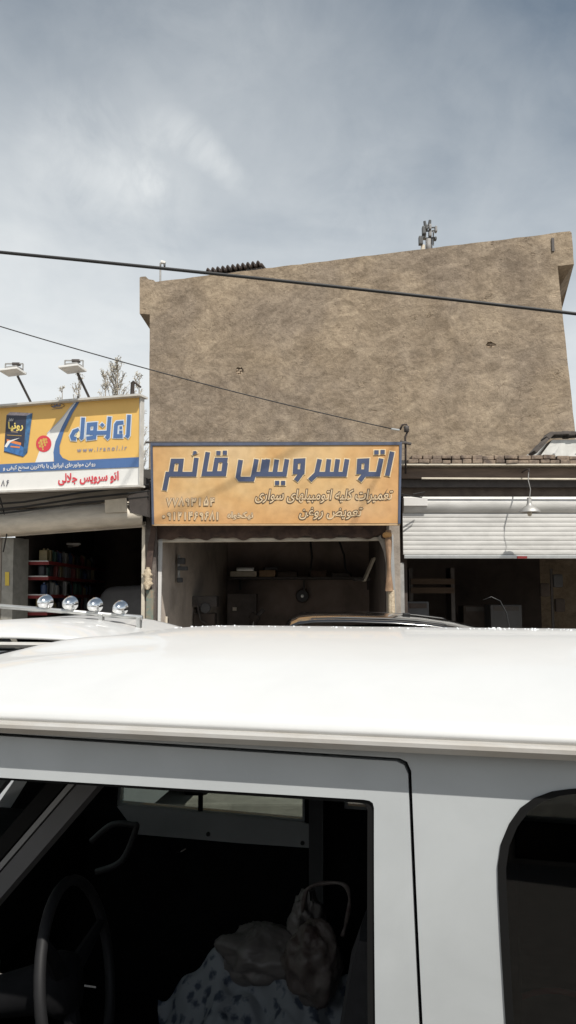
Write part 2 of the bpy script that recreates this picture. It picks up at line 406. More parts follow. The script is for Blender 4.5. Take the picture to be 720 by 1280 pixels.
def strokes(groups, P, off, m, parent, name, ext=0.0):
    """groups: list of (paths, pen width); all of one piece of lettering go into one mesh"""
    mb = MB(); q_ = 0
    for list_, wd in groups:
      for st in list_:
        path, closed = (st if isinstance(st, tuple) and isinstance(st[1], bool) else (st, False))
        path = [tuple(p) for p in path]
        if ext and not closed:
            a = Vector(path[0]); b = Vector(path[1]); a = a + (a - b).normalized() * ext; path[0] = (a.x, a.y)
            a = Vector(path[-1]); b = Vector(path[-2]); a = a + (a - b).normalized() * ext; path[-1] = (a.x, a.y)
        q_ += 1
        for quad in ribbon(path, wd, closed):
            mb.add([P(q.x, q.y, off + .0002 * q_) for q in quad], [(0, 1, 2, 3)])
    return mb.build(name, m, parent)
def flat(pts, P, off, m, parent, name):
    p = [P(x, y, off) for x, y in pts]
    return MB().add(p, [tuple(t) for t in tessellate_polygon([p])]).build(name, m, parent)

# ================================================================== SETTING
tag(MB().grid(lambda u, v: Vector((-600 + 1200 * u, -600 + 1200 * v, 0)), 24, 24).build('ground', M['asphalt']), None, None, kind='structure')
tag(MB().box((0, 9.2, .06), (26, 5.2, .12), bev=.02).build('forecourt', M['concrete']), None, None, kind='structure')

# ------------------------------------------------------------------ tall plastered building
ZR, ZL = 14.0, 16.2
wl = at(187, 352, ZL); wr = at(714, 290, ZR)
WP = Plane((wl.x, wl.y), (wr.x, wr.y))
hb = thing('plastered_building', 'tall brown building with a bare rough mud plastered side wall behind the shops', 'building', ((wl.x + wr.x) / 2, (wl.y + wr.y) / 2, 0))
back = -WP.n * 9.0
def rough_edge(p, q, n_, seed, amp=.9):
    rr = random.Random(seed); o = []
    for k in range(n_):
        f_ = k / n_; o.append((p[0] + (q[0] - p[0]) * f_ + rr.uniform(-.3, .3) * amp * (k > 0), p[1] + (q[1] - p[1]) * f_ + rr.uniform(-.5, .5) * amp * (k > 0)))
    return o
edge = [(174.5, 392), (174.5, 347), (176, 346), (182, 345.5), (185, 349), (192, 350), (194, 352.2)] + rough_edge((196, 352.2), (712.5, 289), 46, 4) + [(712.5, 289), (714.5, 291)] + rough_edge((715, 296), (717.5, 330), 4, 5) + [(717.5, 330), (697, 332.5)] \
     + rough_edge((697, 333), (719.5, 545), 14, 6) + [(719.5, 545)]
left = rough_edge((186.5, 555), (187.3, 393), 12, 8) + [(187.3, 393)]
outl = [WP(x, y) for x, y in edge] + [Vector((WP(722, 575).x, WP(722, 575).y, .0)), Vector((WP(186.5, 555).x, WP(186.5, 555).y, .0))] + [WP(x, y) for x, y in left]
rh = random.Random(12); wall_holes = []
for cx_, cy_, rx_, ry_ in ((299, 463, 6.5, 5), (613, 431, 7, 4.5)):
    wall_holes.append([WP(cx_ + rx_ * rh.uniform(.6, 1.15) * math.cos(k * 2 * math.pi / 14), cy_ + ry_ * rh.uniform(.6, 1.15) * math.sin(k * 2 * math.pi / 14)) for k in range(14)])
    mb = MB()
    for row in range(5):
        for col in range(4):
            mb.box(WP(cx_ - 9 + col * 5.6 + (row % 2) * 2.6, cy_ - 6 + row * 2.9, -.045 - rh.uniform(0, .03)), (.085, .06, .036), rz=math.atan2(WP.u.y, WP.u.x), bev=.006)
    mb.build('exposed_brickwork', mat('bare brick %d' % cx_, (.46, .36, .26), .95, col2=(.28, .21, .15), vscale=14), hb)
    MB().box(WP(cx_, cy_, -.10), (.6, .06, .5), rz=math.atan2(WP.u.y, WP.u.x)).build('mortar', plaster, hb)
MB().holed(outl, wall_holes, back).build('wall', plaster, hb)
def corbel(a_, b_, c_, dep):
    A_, B_ = WP(*a_), WP(*b_); Cc = WP(*c_, -dep); bk_ = -WP.n * 1.2
    return MB().add([A_, B_, Cc, A_ + bk_, B_ + bk_, Cc + bk_], [(0, 1, 2), (3, 5, 4), (0, 3, 4, 1), (1, 4, 5, 2), (2, 5, 3, 0)]).build('parapet_corbel', plaster, hb)
corbel((174.6, 392.1), (187.4, 393.1), (187.6, 412), .45); corbel((697, 332.6), (717.4, 330.1), (699.5, 358), .5)
MB().box(WP(691, 306, .004), (.05, .03, .27)).build('drain_slot', M['steel_dark'], hb)
# roof slab under the parapet
# rooftop things
rs = thing('roof_sheet', 'rusty corrugated sheet roof edge rising above the left part of the plastered wall', 'roof sheet', WP(292, 340, -.6))
PB = Plane((WP(258, 340, -.35).x, WP(258, 340, -.35).y), (WP(330, 335, -.35).x, WP(330, 335, -.35).y))
a0 = PB(258, 341.5); a1 = PB(327, 331.5); du = (a1 - a0)
def corr(u, v): return a0 + du * u + (-PB.n) * (v * 2.2) + Vector((0, 0, .06 * math.sin(u * 2 * math.pi * 11) + .05 + v * .12))
MB().grid(corr, 132, 3).build('corrugated_sheet', M['rusty'], rs, smooth=True, solid=.03)
MB().prism([PB(258, 345.5, -.05), PB(327, 334, -.05), PB(327, 350, -.05), PB(258, 357, -.05)], -PB.n * 1.9).build('support_wall', M['steel_dark'], rs)
MB().tube([PB(310, 341, -.1), PB(310, 329.5, -.1)], .04, 6).build('vent_stub', M['steel_dark'], rs)
cpole = thing('roof_camera', 'small camera on a thin pole at the left end of the roof', 'camera', WP(203, 352, -.3))
b0 = WP(200.5, 352, -.3); b1 = WP(200.5, 329, -.3)
MB().tube([b0 - Vector((0, 0, .3)), b1], .022, 6).build('pole', M['galv'], cpole)
MB().box(b1 + Vector((.07, -.04, .0)), (.11, .08, .055), bev=.012, ry=.25).build('camera_head', M['boxwhite'], cpole)
MB().box(b1 + Vector((.10, -.04, -.06)), (.045, .06, .07), bev=.015).build('lens_hood', M['antenna_dark'], cpole)

# cell antenna on the roof, behind the wall's top edge
AY = 19.0
am = thing('cell_antenna', 'cluster of grey mobile phone antennas on a short mast above the roof edge', 'antenna', at(535, 318, AY))
def apt(x, y): return at(500 + x / 12.0, 260 + y / 12.0, AY)
MB().tube([apt(425, 700), apt(425, 470)], .075, 10).build('mast', M['antenna'], am, smooth=True)
MB().tube([apt(470, 690), apt(470, 440)], .03, 8).build('pipe', M['antenna_dark'], am)
MB().tube([apt(340, 700), apt(345, 560)], .055, 8).build('pipe', M['plate'], am)
MB().tube([apt(500, 560), apt(500, 330)], .018, 6).build('pipe', M['antenna'], am)
for (x0, y0, x1, y1, mm) in ((272, 450, 335, 570, 'antenna_dark'), (318, 315, 372, 430, 'antenna_dark'), (345, 370, 392, 465, 'antenna'),
                              (365, 300, 405, 365, 'antenna_dark'), (425, 355, 470, 440, 'antenna'), (425, 270, 462, 345, 'antenna'), (505, 320, 540, 400, 'antenna'), (510, 450, 545, 490, 'antenna_dark')):
    a = apt(x0, y0); b = apt(x1, y1)
    MB().box((a + b) / 2 + Vector((0, random.uniform(-.15, .1), 0)), (abs(b.x - a.x), .14, abs(a.z - b.z)), bev=.02).build('panel_antenna', M[mm], am)
for (x0, y0, x1, y1) in ((385, 300, 368, 200), (440, 265, 450, 185)):
    MB().tube([apt(x0, y0), apt(x1, y1)], [.045, .035], 8).build('whip', M['antenna_dark'], am)
for y in (300, 350, 455): MB().tube([apt(330, y), apt(520, y - 8)], .022, 6).build('crossbar', M['antenna_dark'], am)

# ------------------------------------------------------------------ middle shop
MY = 10.4
def mp(px, py, off=0.0): return at(px, py, MY - off)
gz = .12
def vline(px, py, Y): p = at(px, py, Y); return p.x
xl0 = at(198.5, 745, MY).x; xr0 = at(481, 745, MY).x; ztop = at(300, 675, MY).z
xlb = at(284, 745, 14.6).x; xrb = 1.55; YB = 14.6
roofz = 3.45
ms = thing('garage_shop', 'narrow garage under the orange sign, beige inner wall and dark shelf inside', 'shop', ((xl0 + xr0) / 2, MY, 0))
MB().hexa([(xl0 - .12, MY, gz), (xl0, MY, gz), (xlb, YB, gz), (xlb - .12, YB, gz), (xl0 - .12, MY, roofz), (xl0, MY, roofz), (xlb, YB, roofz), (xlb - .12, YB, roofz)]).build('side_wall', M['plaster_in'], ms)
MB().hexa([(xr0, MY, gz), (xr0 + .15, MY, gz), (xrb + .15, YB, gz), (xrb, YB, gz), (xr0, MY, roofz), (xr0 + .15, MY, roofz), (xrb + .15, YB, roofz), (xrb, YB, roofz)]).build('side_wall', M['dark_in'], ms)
MB().box(((xlb + xrb) / 2, YB + .1, (gz + roofz) / 2), (xrb - xlb + .3, .16, roofz - gz)).build('back_wall', mat('brown back wall', (.30, .235, .20), .9, var=.4, vscale=1.6), ms)
MB().hexa([(xl0 - .35, MY - .02, roofz + .01), (xr0 + .2, MY - .02, roofz + .01), (xrb + .2, YB + .3, roofz + .01), (xlb - .2, YB + .3, roofz + .01),
           (xl0 - .35, MY - .02, roofz + .14), (xr0 + .2, MY - .02, roofz + .14), (xrb + .2, YB + .3, roofz + .14), (xlb - .2, YB + .3, roofz + .14)]).build('roof', M['roofing'], ms)
MB().box(((xl0 + xr0) / 2, MY + .12, (ztop + roofz) / 2 + .02), (xr0 - xl0, .2, roofz - ztop - .04)).build('lintel', M['shopwall'], ms)
a = mp(196, 677, .03); b = mp(484, 673, .03)
MB().prism([mp(196, 673.5, .04), mp(484, 671.5, .04), mp(484, 675.5, .04), mp(196, 677.8, .04)], (0, .1, 0)).build('lintel_strip', M['plate'], ms)
# piers
MB().box(((at(184, 700, MY).x + at(197.5, 700, MY).x) / 2, MY - .02, 1.75), (at(197.5, 700, MY).x - at(184, 700, MY).x, .3, 3.3), bev=.02).build('pier', mat('stained pier', (.17, .145, .125), .9, col2=(.075, .06, .055), vscale=5, bump=.4), ms)
MB().prism([mp(198, 672, .05), mp(203, 672, .05), mp(200.5, 782, .05), mp(197, 800, .05)], (0, .05, 0)).build('door_jamb', M['white'], ms)
MB().box(((at(482, 700, MY).x + at(498.5, 700, MY).x) / 2, MY, 1.75), (at(498.5, 700, MY).x - at(482, 700, MY).x, .3, 3.3), bev=.02).build('pier', M['shopwall'], ms)
MB().prism([mp(487.5, 668, .18), mp(491.5, 668, .18), mp(496, 790, .18), mp(492, 790, .18)], (0, .03, 0)).build('door_jamb', M['alu'], ms)
# floor of all shops is the forecourt/back slab
tag(MB().box((0, 13.4, .055), (11, 3.4, .11)).build('shop_floor', mat('oily floor', (.05, .047, .043), .6, var=.4)), None, None, kind='structure')

# things in the middle shop
t = thing('wall_shelf', 'dark wall shelf loaded with flat parts across the back of the middle garage', 'shelf', at(380, 722, 14.3))
MB().box((at(382, 722, 14.3).x, 14.32, at(382, 723, 14.3).z), (at(478, 722, 14.3).x - at(288, 722, 14.3).x, .4, .05)).build('shelf_board', M['steel_dark'], t)
for x in (300, 380, 460): MB().box(at(x, 730, 14.45) , (.04, .06, .22)).build('bracket', M['steel_dark'], t)
for (x0, x1, yb, h, mm) in ((289, 322, 721, .10, 'plate'), (296, 318, 714, .07, 'alu'), (325, 345, 721, .12, 'cardboard'), (348, 372, 721, .09, 'dark_in')):
    a = at(x0, yb, 14.25); b = at(x1, yb, 14.25)
    tag(MB().box(((a.x + b.x) / 2, 14.25, a.z + h / 2), (b.x - a.x, .28, h), bev=.02, rz=random.uniform(-.1, .1)).build('parts_box', M[mm]),
        {289: 'pale wide flat box at the left end of the garage shelf', 296: 'small grey flat box lying on the pale wide box on the shelf', 325: 'brown cardboard box on the garage shelf right of the pale box', 348: 'dark low box on the garage shelf right of the cardboard box'}[x0], 'box', 'boxes on the garage shelf')
c = at(378, 745, 14.45)
t = thing('wall_gauge', 'round grey dial hanging on the back wall below the garage shelf', 'dial', c)
MB().lathe([(0, .0), (.115, 0), (.125, .02), (.125, .06), (0, .06)], c, (0, 1, 0), 20).build('case', M['steel_dark'], t, smooth=True, autosmooth=40)
MB().lathe([(0, -.004), (.10, -.004), (.10, 0)], c, (0, 1, 0), 20).build('dial_face', M['trim_grey'], t)
MB().lathe([(0, -.02), (.03, -.015), (.03, -.004)], c, (0, 1, 0), 12).build('hub', M['alu'], t)
# machine in front of the left inner wall, cabinet next to it
def inner_x(Y): return xl0 + (xlb - xl0) * (Y - MY) / (YB - MY)
t = thing('tyre_machine', 'dark workshop machine with a round dial against the left garage wall', 'machine', at(256, 790, 12.2))
c = at(256, 765, 12.2)
MB().box((c.x, 12.3, .85), (.34, .4, 1.46), bev=.03).build('cabinet', M['dark_in'], t)
MB().box((c.x, 12.3, at(256, 752, 12.2).z), (.40, .42, .18), bev=.03).build('top_box', M['steel_dark'], t)
MB().lathe([(0, -.02), (.075, -.02), (.085, 0), (.085, .05)], (c.x + .02, 12.09, at(256, 760, 12.1).z), (0, 1, 0), 18).build('dial', M['trim_grey'], t)
MB().tube([(c.x - .12, 12.07, at(250, 750, 12.2).z), (c.x - .05, 12.05, at(250, 775, 12.2).z), (c.x + .05, 12.07, at(250, 780, 12.2).z)], .016, 6).build('hose', M['steel_dark'], t)
t = thing('tool_cabinet', 'tall dark metal cabinet with a pale sticker at the back left of the garage', 'cabinet', at(303, 790, 13.8))
c = at(303, 765, 13.8)
MB().box((c.x, 13.9, 1.0), (.52, .5, 1.78), bev=.02).build('cabinet_body', mat('dull brown metal', (.10, .08, .07), .7, var=.3), t)
MB().box((c.x - .13, 13.64, 1.62), (.07, .006, .06)).build('sticker', M['plate'], t)
MB().box((c.x + .2, 13.63, 1.35), (.02, .03, .12)).build('handle', M['alu'], t)
c = at(318, 772, 13.2)
t = thing('hand_drill', 'reddish machine part hanging beside the tall dark cabinet', 'tool', c)
MB().box(c, (.18, .14, .13), ry=.6, bev=.03).build('motor', M['rusty'], t)
MB().tube([c + Vector((.05, 0, .02)), c + Vector((.16, 0, .14))], .04, 8).build('nozzle', M['steel_dark'], t)
MB().tube([c + Vector((-.05, 0, -.04)), c + Vector((-.08, 0, -.2))], .035, 8).build('grip', M['rusty'], t)
# fixture and socket on the left inner wall
Yf = 11.15; c = Vector((inner_x(Yf) + .05, Yf, at(215, 708, Yf).z))
t = thing('wall_fixture', 'grey pipe fixture screwed on the beige wall inside the middle garage', 'fixture', c)
MB().tube([c + Vector((0, 0, -.22)), c + Vector((0, 0, .17))], .022, 8).build('pipe', M['galv'], t)
MB().box(c + Vector((.04, 0, .08)), (.11, .12, .09), bev=.02).build('junction_box', M['trim_grey'], t)
MB().box(c + Vector((.06, 0, -.03)), (.15, .08, .06), bev=.02).build('valve', M['trim_grey'], t)
MB().box(c + Vector((.02, 0, -.2)), (.09, .09, .07), bev=.02).build('valve', M['trim_grey'], t)
Yf = 10.75; c = Vector((inner_x(Yf) + .01, Yf, at(210, 776, Yf).z))
t = thing('wall_socket', 'small socket low on the beige wall by the garage opening', 'socket', c)
MB().box(c, (.03, .10, .12), bev=.01).build('plate', M['plate'], t)
MB().box(c + Vector((.016, 0, 0)), (.01, .06, .07), bev=.005).build('insert', M['steel_dark'], t)
# leaning pale panel and hanging cables at the right
c = at(461, 712, 12.6)
t = thing('leaning_panel', 'pale flat panel tilted against the right wall inside the middle garage', 'panel', c)
MB().box(c, (.035, .4, .42), ry=R(24), bev=.008).build('board', M['plate'], t)
MB().box(c + Vector((-.12, .03, -.17)), (.26, .35, .03), bev=.008).build('ledge', M['steel_dark'], t)
for (x0, ya, x1, yb) in ((424, 676, 432, 712), (388, 676, 388, 716)):
    a = at(x0, ya, 14.2); b = at(x1, yb, 14.2)
    tag(MB().tube([a, a + (b - a) * .5 + Vector((.03, 0, 0)), b, b + Vector((.12, 0, -.12))], .02, 6).build('hanging_cable', M['copper']),
        'dark cable hanging on the back wall, %s the shelf middle' % ('right of' if x0 > 400 else 'just above'), 'cable', 'cables on the back wall')

for k, (px, py0, py1, Y, wd_, mm, lab) in enumerate(((398, 713, 722, 14.25, 20, 'canvas', 'crumpled brown rag bundle on the garage shelf'), (425, 716, 722, 14.25, 22, 'steel_dark', 'low dark tray on the garage shelf below the hanging cable'), (338, 709, 714, 14.25, 16, 'trim_grey', 'grey flat part resting on the cardboard box on the shelf'))):
    a = at(px - wd_ / 2, py1, Y); b = at(px + wd_ / 2, py0, Y)
    tag(MB().box(((a.x + b.x) / 2, Y, (a.z + b.z) / 2), (b.x - a.x, .22, b.z - a.z), bev=.03, rz=.1 * k).build('shelf_item', M[mm]), lab, 'parts', 'odds and ends on the garage shelf')
tag(MB().prism([at(472, 672, MY - .10), at(481.5, 664, MY - .10), at(482.5, 705, MY - .10), at(480, 690, MY - .10), at(476, 680, MY - .10)], (0, .02, 0)).build('cloth_flap', mat('pale cloth', (.42, .38, .33), .95, var=.3, vscale=8)), 'pale cloth flap hanging at the right corner of the garage opening', 'cloth')
# torn canvas under the sign, hanging bundle at the right, foam scrap at the left
def canvas(u, v):
    px = 190 + u * 296; rag = 3.0 * math.sin(u * 37) + 2.5 * math.sin(u * 83 + 1) + (6 if u > .965 else 0)
    py = 655 + v * (18.5 - 2 * u + .5 * rag)
    p = at(px, py, MY - .14 + .05 * v); p.y += .025 * math.sin(u * 60 + v * 2) * v; return p
tag(MB().grid(canvas, 160, 6).build('canvas_valance', M['canvas'], smooth=True, solid=.006), 'dark brown torn canvas strip hanging under the orange sign', 'canvas')
t = thing('cloth_bundle', 'faded orange rolled cloth tied to the pier right of the garage opening', 'cloth', at(486, 770, MY - .25))
def roll(u, v):
    py = 663 + v * 76; wdt = 2.9 + 1.1 * math.sin(v * 7 + .5) + 1.2 * v
    px = 485.5 + 1.2 * v + wdt * math.cos(u * 2 * math.pi) * (1 + .12 * math.sin(u * 25))
    p = at(px, py, MY - .25); p.y += .06 * math.sin(u * 2 * math.pi); return p
MB().grid(roll, 36, 16).build('rolled_cloth', M['clothorange'], t, smooth=True)
MB().lathe([(0, .05), (.055, .03), (.065, 0), (.05, -.03), (0, -.035)], at(484, 669, MY - .27), (0, 0, 1), 14).build('knot', mat('orange knot', (.50, .27, .10), .9, var=.2), t, smooth=True)
MB().tube([at(489, 738, MY - .25), at(489.5, 765, MY - .25), at(490, 790, MY - .25)], [.045, .05, .03], 8).build('loose_end', M['foam'], t)
def blob_grid(pa, pb, w0, w1, Y, seed, th=.05):
    rnd = random.Random(seed); ph = [rnd.uniform(0, 6) for _ in range(4)]
    def fn(u, v):
        py = pa[1] + v * (pb[1] - pa[1]); cx = pa[0] + v * (pb[0] - pa[0]); ww = (w0 + v * (w1 - w0)) * (.75 + .3 * math.sin(v * 9 + ph[0]) * math.sin(v * 23 + ph[1]) + .1) * max(.05, math.sin(math.pi * min(.97, max(.03, v)))) ** .35
        q = u * 2 * math.pi; p = at(cx + ww * math.cos(q) * (1 + .15 * math.sin(3 * q + ph[2] + v * 8)), py, Y); p.y += th * math.sin(q); return p
    return MB().grid(fn, 24, 18)
tag(blob_grid((185, 709), (184.5, 737), 6.2, 6.2, MY - .22, 3).build('foam_scrap', M['foam'], smooth=True), 'torn cream foam piece stuck on the post left of the garage', 'foam')
tag(MB().prism([at(183, 737, MY - .2), at(192, 737, MY - .2), at(191, 790, MY - .2), at(182, 790, MY - .2)], (0, .03, 0)).build('painted_board', M['teal']), 'narrow flaking green board under the cream foam piece', 'board')
tag(MB().prism([at(190, 655, MY - .22), at(195, 660, MY - .22), at(189, 712, MY - .22), at(182, 712, MY - .22), at(185, 680, MY - .22)], (0, .05, 0)).build('hanging_rag', M['canvas']), 'dark rag hanging down the post between the two signs', 'rag')

# ------------------------------------------------------------------ orange sign
SY = 9.98
sgn = thing('orange_shop_sign', 'wide orange sign with large blue writing above the middle garage', 'sign', at(345, 656, SY))
def SP(px, py, off=0.0):
    # the panel leans out a little at the top
    n = Vector((0, -1, -.06)).normalized(); p0 = at(345, 656, SY); return on_plane(px, py, p0 + n * off, n)
orange = bpy.data.materials.new('orange banner'); orange.use_nodes = True
def banner(m, ca, cb, cc, rough=.55):
    t = m.node_tree; nn = t.nodes; ll = t.links; b = nn['Principled BSDF']; b.inputs['Roughness'].default_value = rough
    tcn = nn.new('ShaderNodeTexCoord'); no = nn.new('ShaderNodeTexNoise'); ll.new(tcn.outputs['Object'], no.inputs['Vector']); no.inputs['Scale'].default_value = 1.5; no.inputs['Detail'].default_value = 5; no.inputs['Distortion'].default_value = .5
    rp = nn.new('ShaderNodeValToRGB'); ll.new(no.outputs['Fac'], rp.inputs[0]); e = rp.color_ramp.elements
    e[0].position = .30; e[0].color = ca + (1,); e[1].position = .5; e[1].color = cb + (1,); x = e.new(.72); x.color = cc + (1,)
    # printed fade towards the banner edges (ink, not light)
    sx = nn.new('ShaderNodeSeparateXYZ'); ll.new(tcn.outputs['Generated'], sx.inputs[0])
    def mth(op, a, bb, cl=False):
        q = nn.new('ShaderNodeMath'); q.operation = op; q.use_clamp = cl
        for i, v in enumerate((a, bb)):
            if isinstance(v, (int, float)): q.inputs[i].default_value = v
            else: ll.new(v, q.inputs[i])
        return q.outputs[0]
    ex = mth('ABSOLUTE', mth('SUBTRACT', sx.outputs['X'], .45), 0); ez = mth('SUBTRACT', .42, sx.outputs['Z'])
    f = mth('MAXIMUM', mth('MULTIPLY', mth('SUBTRACT', ex, .30), 2.4), mth('MULTIPLY', ez, 1.5), True)
    f = mth('MULTIPLY', f, mth('ADD', no.outputs['Fac'], .25), True)
    mx = nn.new('ShaderNodeMix'); mx.data_type = 'RGBA'; ll.new(f, mx.inputs['Factor']); ll.new(rp.outputs[0], mx.inputs['A']); mx.inputs['B'].default_value = (.56, .235, .065, 1)
    fi = nn.new('ShaderNodeTexNoise'); ll.new(tcn.outputs['Object'], fi.inputs['Vector']); fi.inputs['Scale'].default_value = 9; fi.inputs['Detail'].default_value = 6
    rp2 = nn.new('ShaderNodeValToRGB'); ll.new(fi.outputs['Fac'], rp2.inputs[0]); rp2.color_ramp.elements[0].position = .3; rp2.color_ramp.elements[0].color = (.82, .80, .78, 1); rp2.color_ramp.elements[1].position = .6
    m2 = nn.new('ShaderNodeMix'); m2.data_type = 'RGBA'; m2.blend_type = 'MULTIPLY'; m2.inputs['Factor'].default_value = .8; ll.new(mx.outputs['Result'], m2.inputs['A']); ll.new(rp2.outputs[0], m2.inputs['B'])
    ll.new(m2.outputs['Result'], b.inputs['Base Color'])
banner(orange, (.57, .335, .13), (.62, .41, .19), (.61, .44, .245))
MB().prism([SP(191, 557.5), SP(499, 556.5), SP(497.5, 654), SP(192.5, 655)], (0, .03, 0)).build('banner', orange, sgn)
for q in ([(188, 553.5), (502.5, 552.5), (502.5, 556), (188, 557)], [(187.8, 557.2), (190.6, 557.2), (192.6, 655.5), (189.8, 655.5)], [(499.3, 556.2), (502.5, 556.2), (500.3, 654.5), (497.7, 654.5)]):
    MB().prism([SP(x, y, .012) for x, y in q], (0, .06, 0)).build('frame', M['blueframe'], sgn)
MB().prism([SP(190, 655.2, .0), SP(500, 654.7, .0), SP(500, 656.6, .0), SP(190, 657, .0)], (0, .05, 0)).build('frame', mat('pale sign edge', (.52, .36, .20), .6, var=.2), sgn)
MB().tube([at(182, 553, SY - .02), at(508, 553.5, SY - .02)], .014, 6).build('rod', M['steel_dark'], sgn)
A = lambda L_: [(190 + x / 4.5, 550 + y / 4.5) for x, y in L_]
B = lambda L_: [(345 + x / 4.5, 550 + y / 4.5) for x, y in L_]
title = [A([(70, 283), (88, 192), (238, 192), (250, 100)]), (A([(118, 118), (165, 118), (157, 190), (106, 190)]), True),
         A([(314, 68), (293, 190), (405, 190), (414, 128)]), (A([(364, 112), (412, 112), (402, 188), (351, 188)]), True),
         A([(499, 112), (484, 206), (494, 220), (564, 220), (573, 190)]), A([(588, 108), (572, 192), (640, 192), (652, 108)]), A([(620, 192), (632, 110)]),
         A([(640, 192), (690, 192), (702, 110)]), B([(-20, 192), (48, 192), (62, 108)]),
         (B([(112, 118), (152, 116), (148, 178), (108, 178)]), True), B([(150, 176), (112, 228)]),
         B([(246, 108), (228, 190), (190, 226)]), B([(222, 192), (386, 192), (400, 108)]), B([(288, 192), (298, 108)]), B([(336, 192), (348, 108)]),
         (B([(470, 118), (512, 116), (508, 178), (466, 178)]), True), B([(510, 176), (470, 228)]), B([(505, 192), (574, 192), (592, 104)]), B([(654, 66), (626, 200)])]
dots = [A([(362, 73), (386, 73)]), A([(398, 71), (422, 71)]), A([(692, 241), (716, 241)]), B([(28, 241), (52, 241)]), B([(553, 69), (578, 69)]), B([(588, 67), (612, 67)])]
hamza = A([(250, 66), (236, 66), (236, 74), (250, 74), (228, 82)])
cream = mat('cream outline ink', (.76, .60, .36), .55, var=.08); bluei = mat('blue grey ink', (.06, .08, .15), .55, var=.18, vscale=8)
strokes([(title, 8.1), (dots, 7.4), ([hamza], 3.4)], SP, .004, cream, sgn, 'title_outline', ext=1.2)
strokes([(title, 5.9), (dots, 5.2), ([hamza], 1.8)], SP, .010, bluei, sgn, 'title_lettering')
ink = mat('dark brown ink', (.085, .055, .035), .6); pale = mat('pale sand ink', (.66, .50, .31), .6, var=.1); greyink = mat('grey brown ink', (.30, .22, .15), .6)
def outlined(s, box, shear, o_in, o_out, nm, inner=pale, outer=ink):
    text(s, box, SP, .004, outer, sgn, nm + '_outline', shear, o_out); text(s, box, SP, .0065, inner, sgn, nm, shear, o_in)
outlined('تعمیرات کلیه اتومبیلهای سواری', (319, 612, 491, 628.5), .22, .012, .075, 'service_line')
outlined('تعویض روغن', (374, 634.5, 453, 649), .22, .012, .075, 'oil_line')
DIG = {'0': [('c', .5, .6, .16)], '1': [[(.42, .02), (.52, 1)]], '2': [[(.2, .0), (.34, 1)], [(.24, .2), (.38, .44), (.58, .42), (.72, .06)]],
       '3': [[(.08, 0), (.24, 1)], [(.13, .2), (.24, .42), (.38, .42), (.46, .1)], [(.44, .2), (.54, .42), (.70, .42), (.84, .04)]],
       '4': [[(.15, 0), (.3, 1)], [(.86, .10), (.62, .06), (.50, .24), (.60, .40), (.88, .40)], [(.64, .42), (.2, .48)]],
       '5': [('p', [(.5, .02), (.16, .58), (.2, .92), (.4, .92), (.5, .74), (.6, .92), (.8, .92), (.84, .58)])],
       '6': [[(.82, .12), (.5, .04), (.28, .22), (.42, .42), (.82, .40)], [(.5, .44), (.22, 1)]], '7': [[(.06, .02), (.48, .96), (.92, .02)]], '8': [[(.06, .98), (.5, .04), (.92, .98)]],
       '9': [('c', .44, .27, .23), [(.67, .2), (.72, 1)]]}
def digits(num, box, gap=.18, lean=.10, slope=0.0):
    wd = (box[2] - box[0]) / len(num); o = []
    for i, ch in enumerate(num):
        def T(x, y): px = box[0] + wd * (i + gap / 2 + x * (1 - gap)) + lean * (1 - y) * wd; return (px, box[1] + y * (box[3] - box[1]) + slope * (px - box[0]))
        for st in DIG[ch]:
            if isinstance(st, tuple) and st[0] == 'c':
                rx_, ry_ = st[3], st[3] * wd * (1 - gap) / (box[3] - box[1]); o.append(([T(st[1] + rx_ * math.cos(q * .785), st[2] + ry_ * math.sin(q * .785)) for q in range(8)], True))
            elif isinstance(st, tuple): o.append(([T(*p) for p in st[1]], True))
            else: o.append([T(*p) for p in st])
    return o
for num, bx in (('77893154', (207, 622.5, 269, 632)), ('09121469681', (201, 640.2, 275, 649.8))):
    dg = digits(num, bx); strokes([(dg, 2.9)], SP, .004, greyink, sgn, 'phone_number_outline', ext=.6); strokes([(dg, 1.35)], SP, .009, pale, sgn, 'phone_number', ext=.1)
outlined('نیکخواه', (284.5, 640, 316, 649.5), .0, .02, .075, 'owner_name', pale, greyink)

# bracket with wires at the sign's right corner
bk = thing('cable_bracket', 'bent iron bracket with wires at the right top corner of the orange sign', 'bracket', at(506, 553, 10.05))
MB().tube([at(507, 592, 10.05), at(507, 560, 10.05), at(506.5, 546, 10.05), at(510.5, 537, 10.05), at(508, 530.5, 10.05), at(503, 531, 10.05), at(500, 537, 10.05)], .014, 6).build('iron_rod', M['rusty'], bk, smooth=True)
MB().tube([at(499, 537.5, 10.03), at(489, 536, 10.0)], .014, 6).build('wire_clamp', M['alu'], bk)
MB().lathe([(0, -.05), (.035, -.04), (.03, 0), (.04, .03), (0, .05)], at(508, 536, 10.05), (0, 0, 1), 12).build('insulator', M['steel_dark'], bk, smooth=True)
MB().tube([at(500, 552, 10.02), at(514, 555, 10.02)], .02, 6).build('arm', M['steel_dark'], bk)
MB().tube([at(500, 617, 10.05), at(512, 620, 10.05), at(527, 622, 10.15), at(531, 615, 10.15), at(516, 618, 10.1)], .008, 5).build('loose_wire', M['copper'], bk)

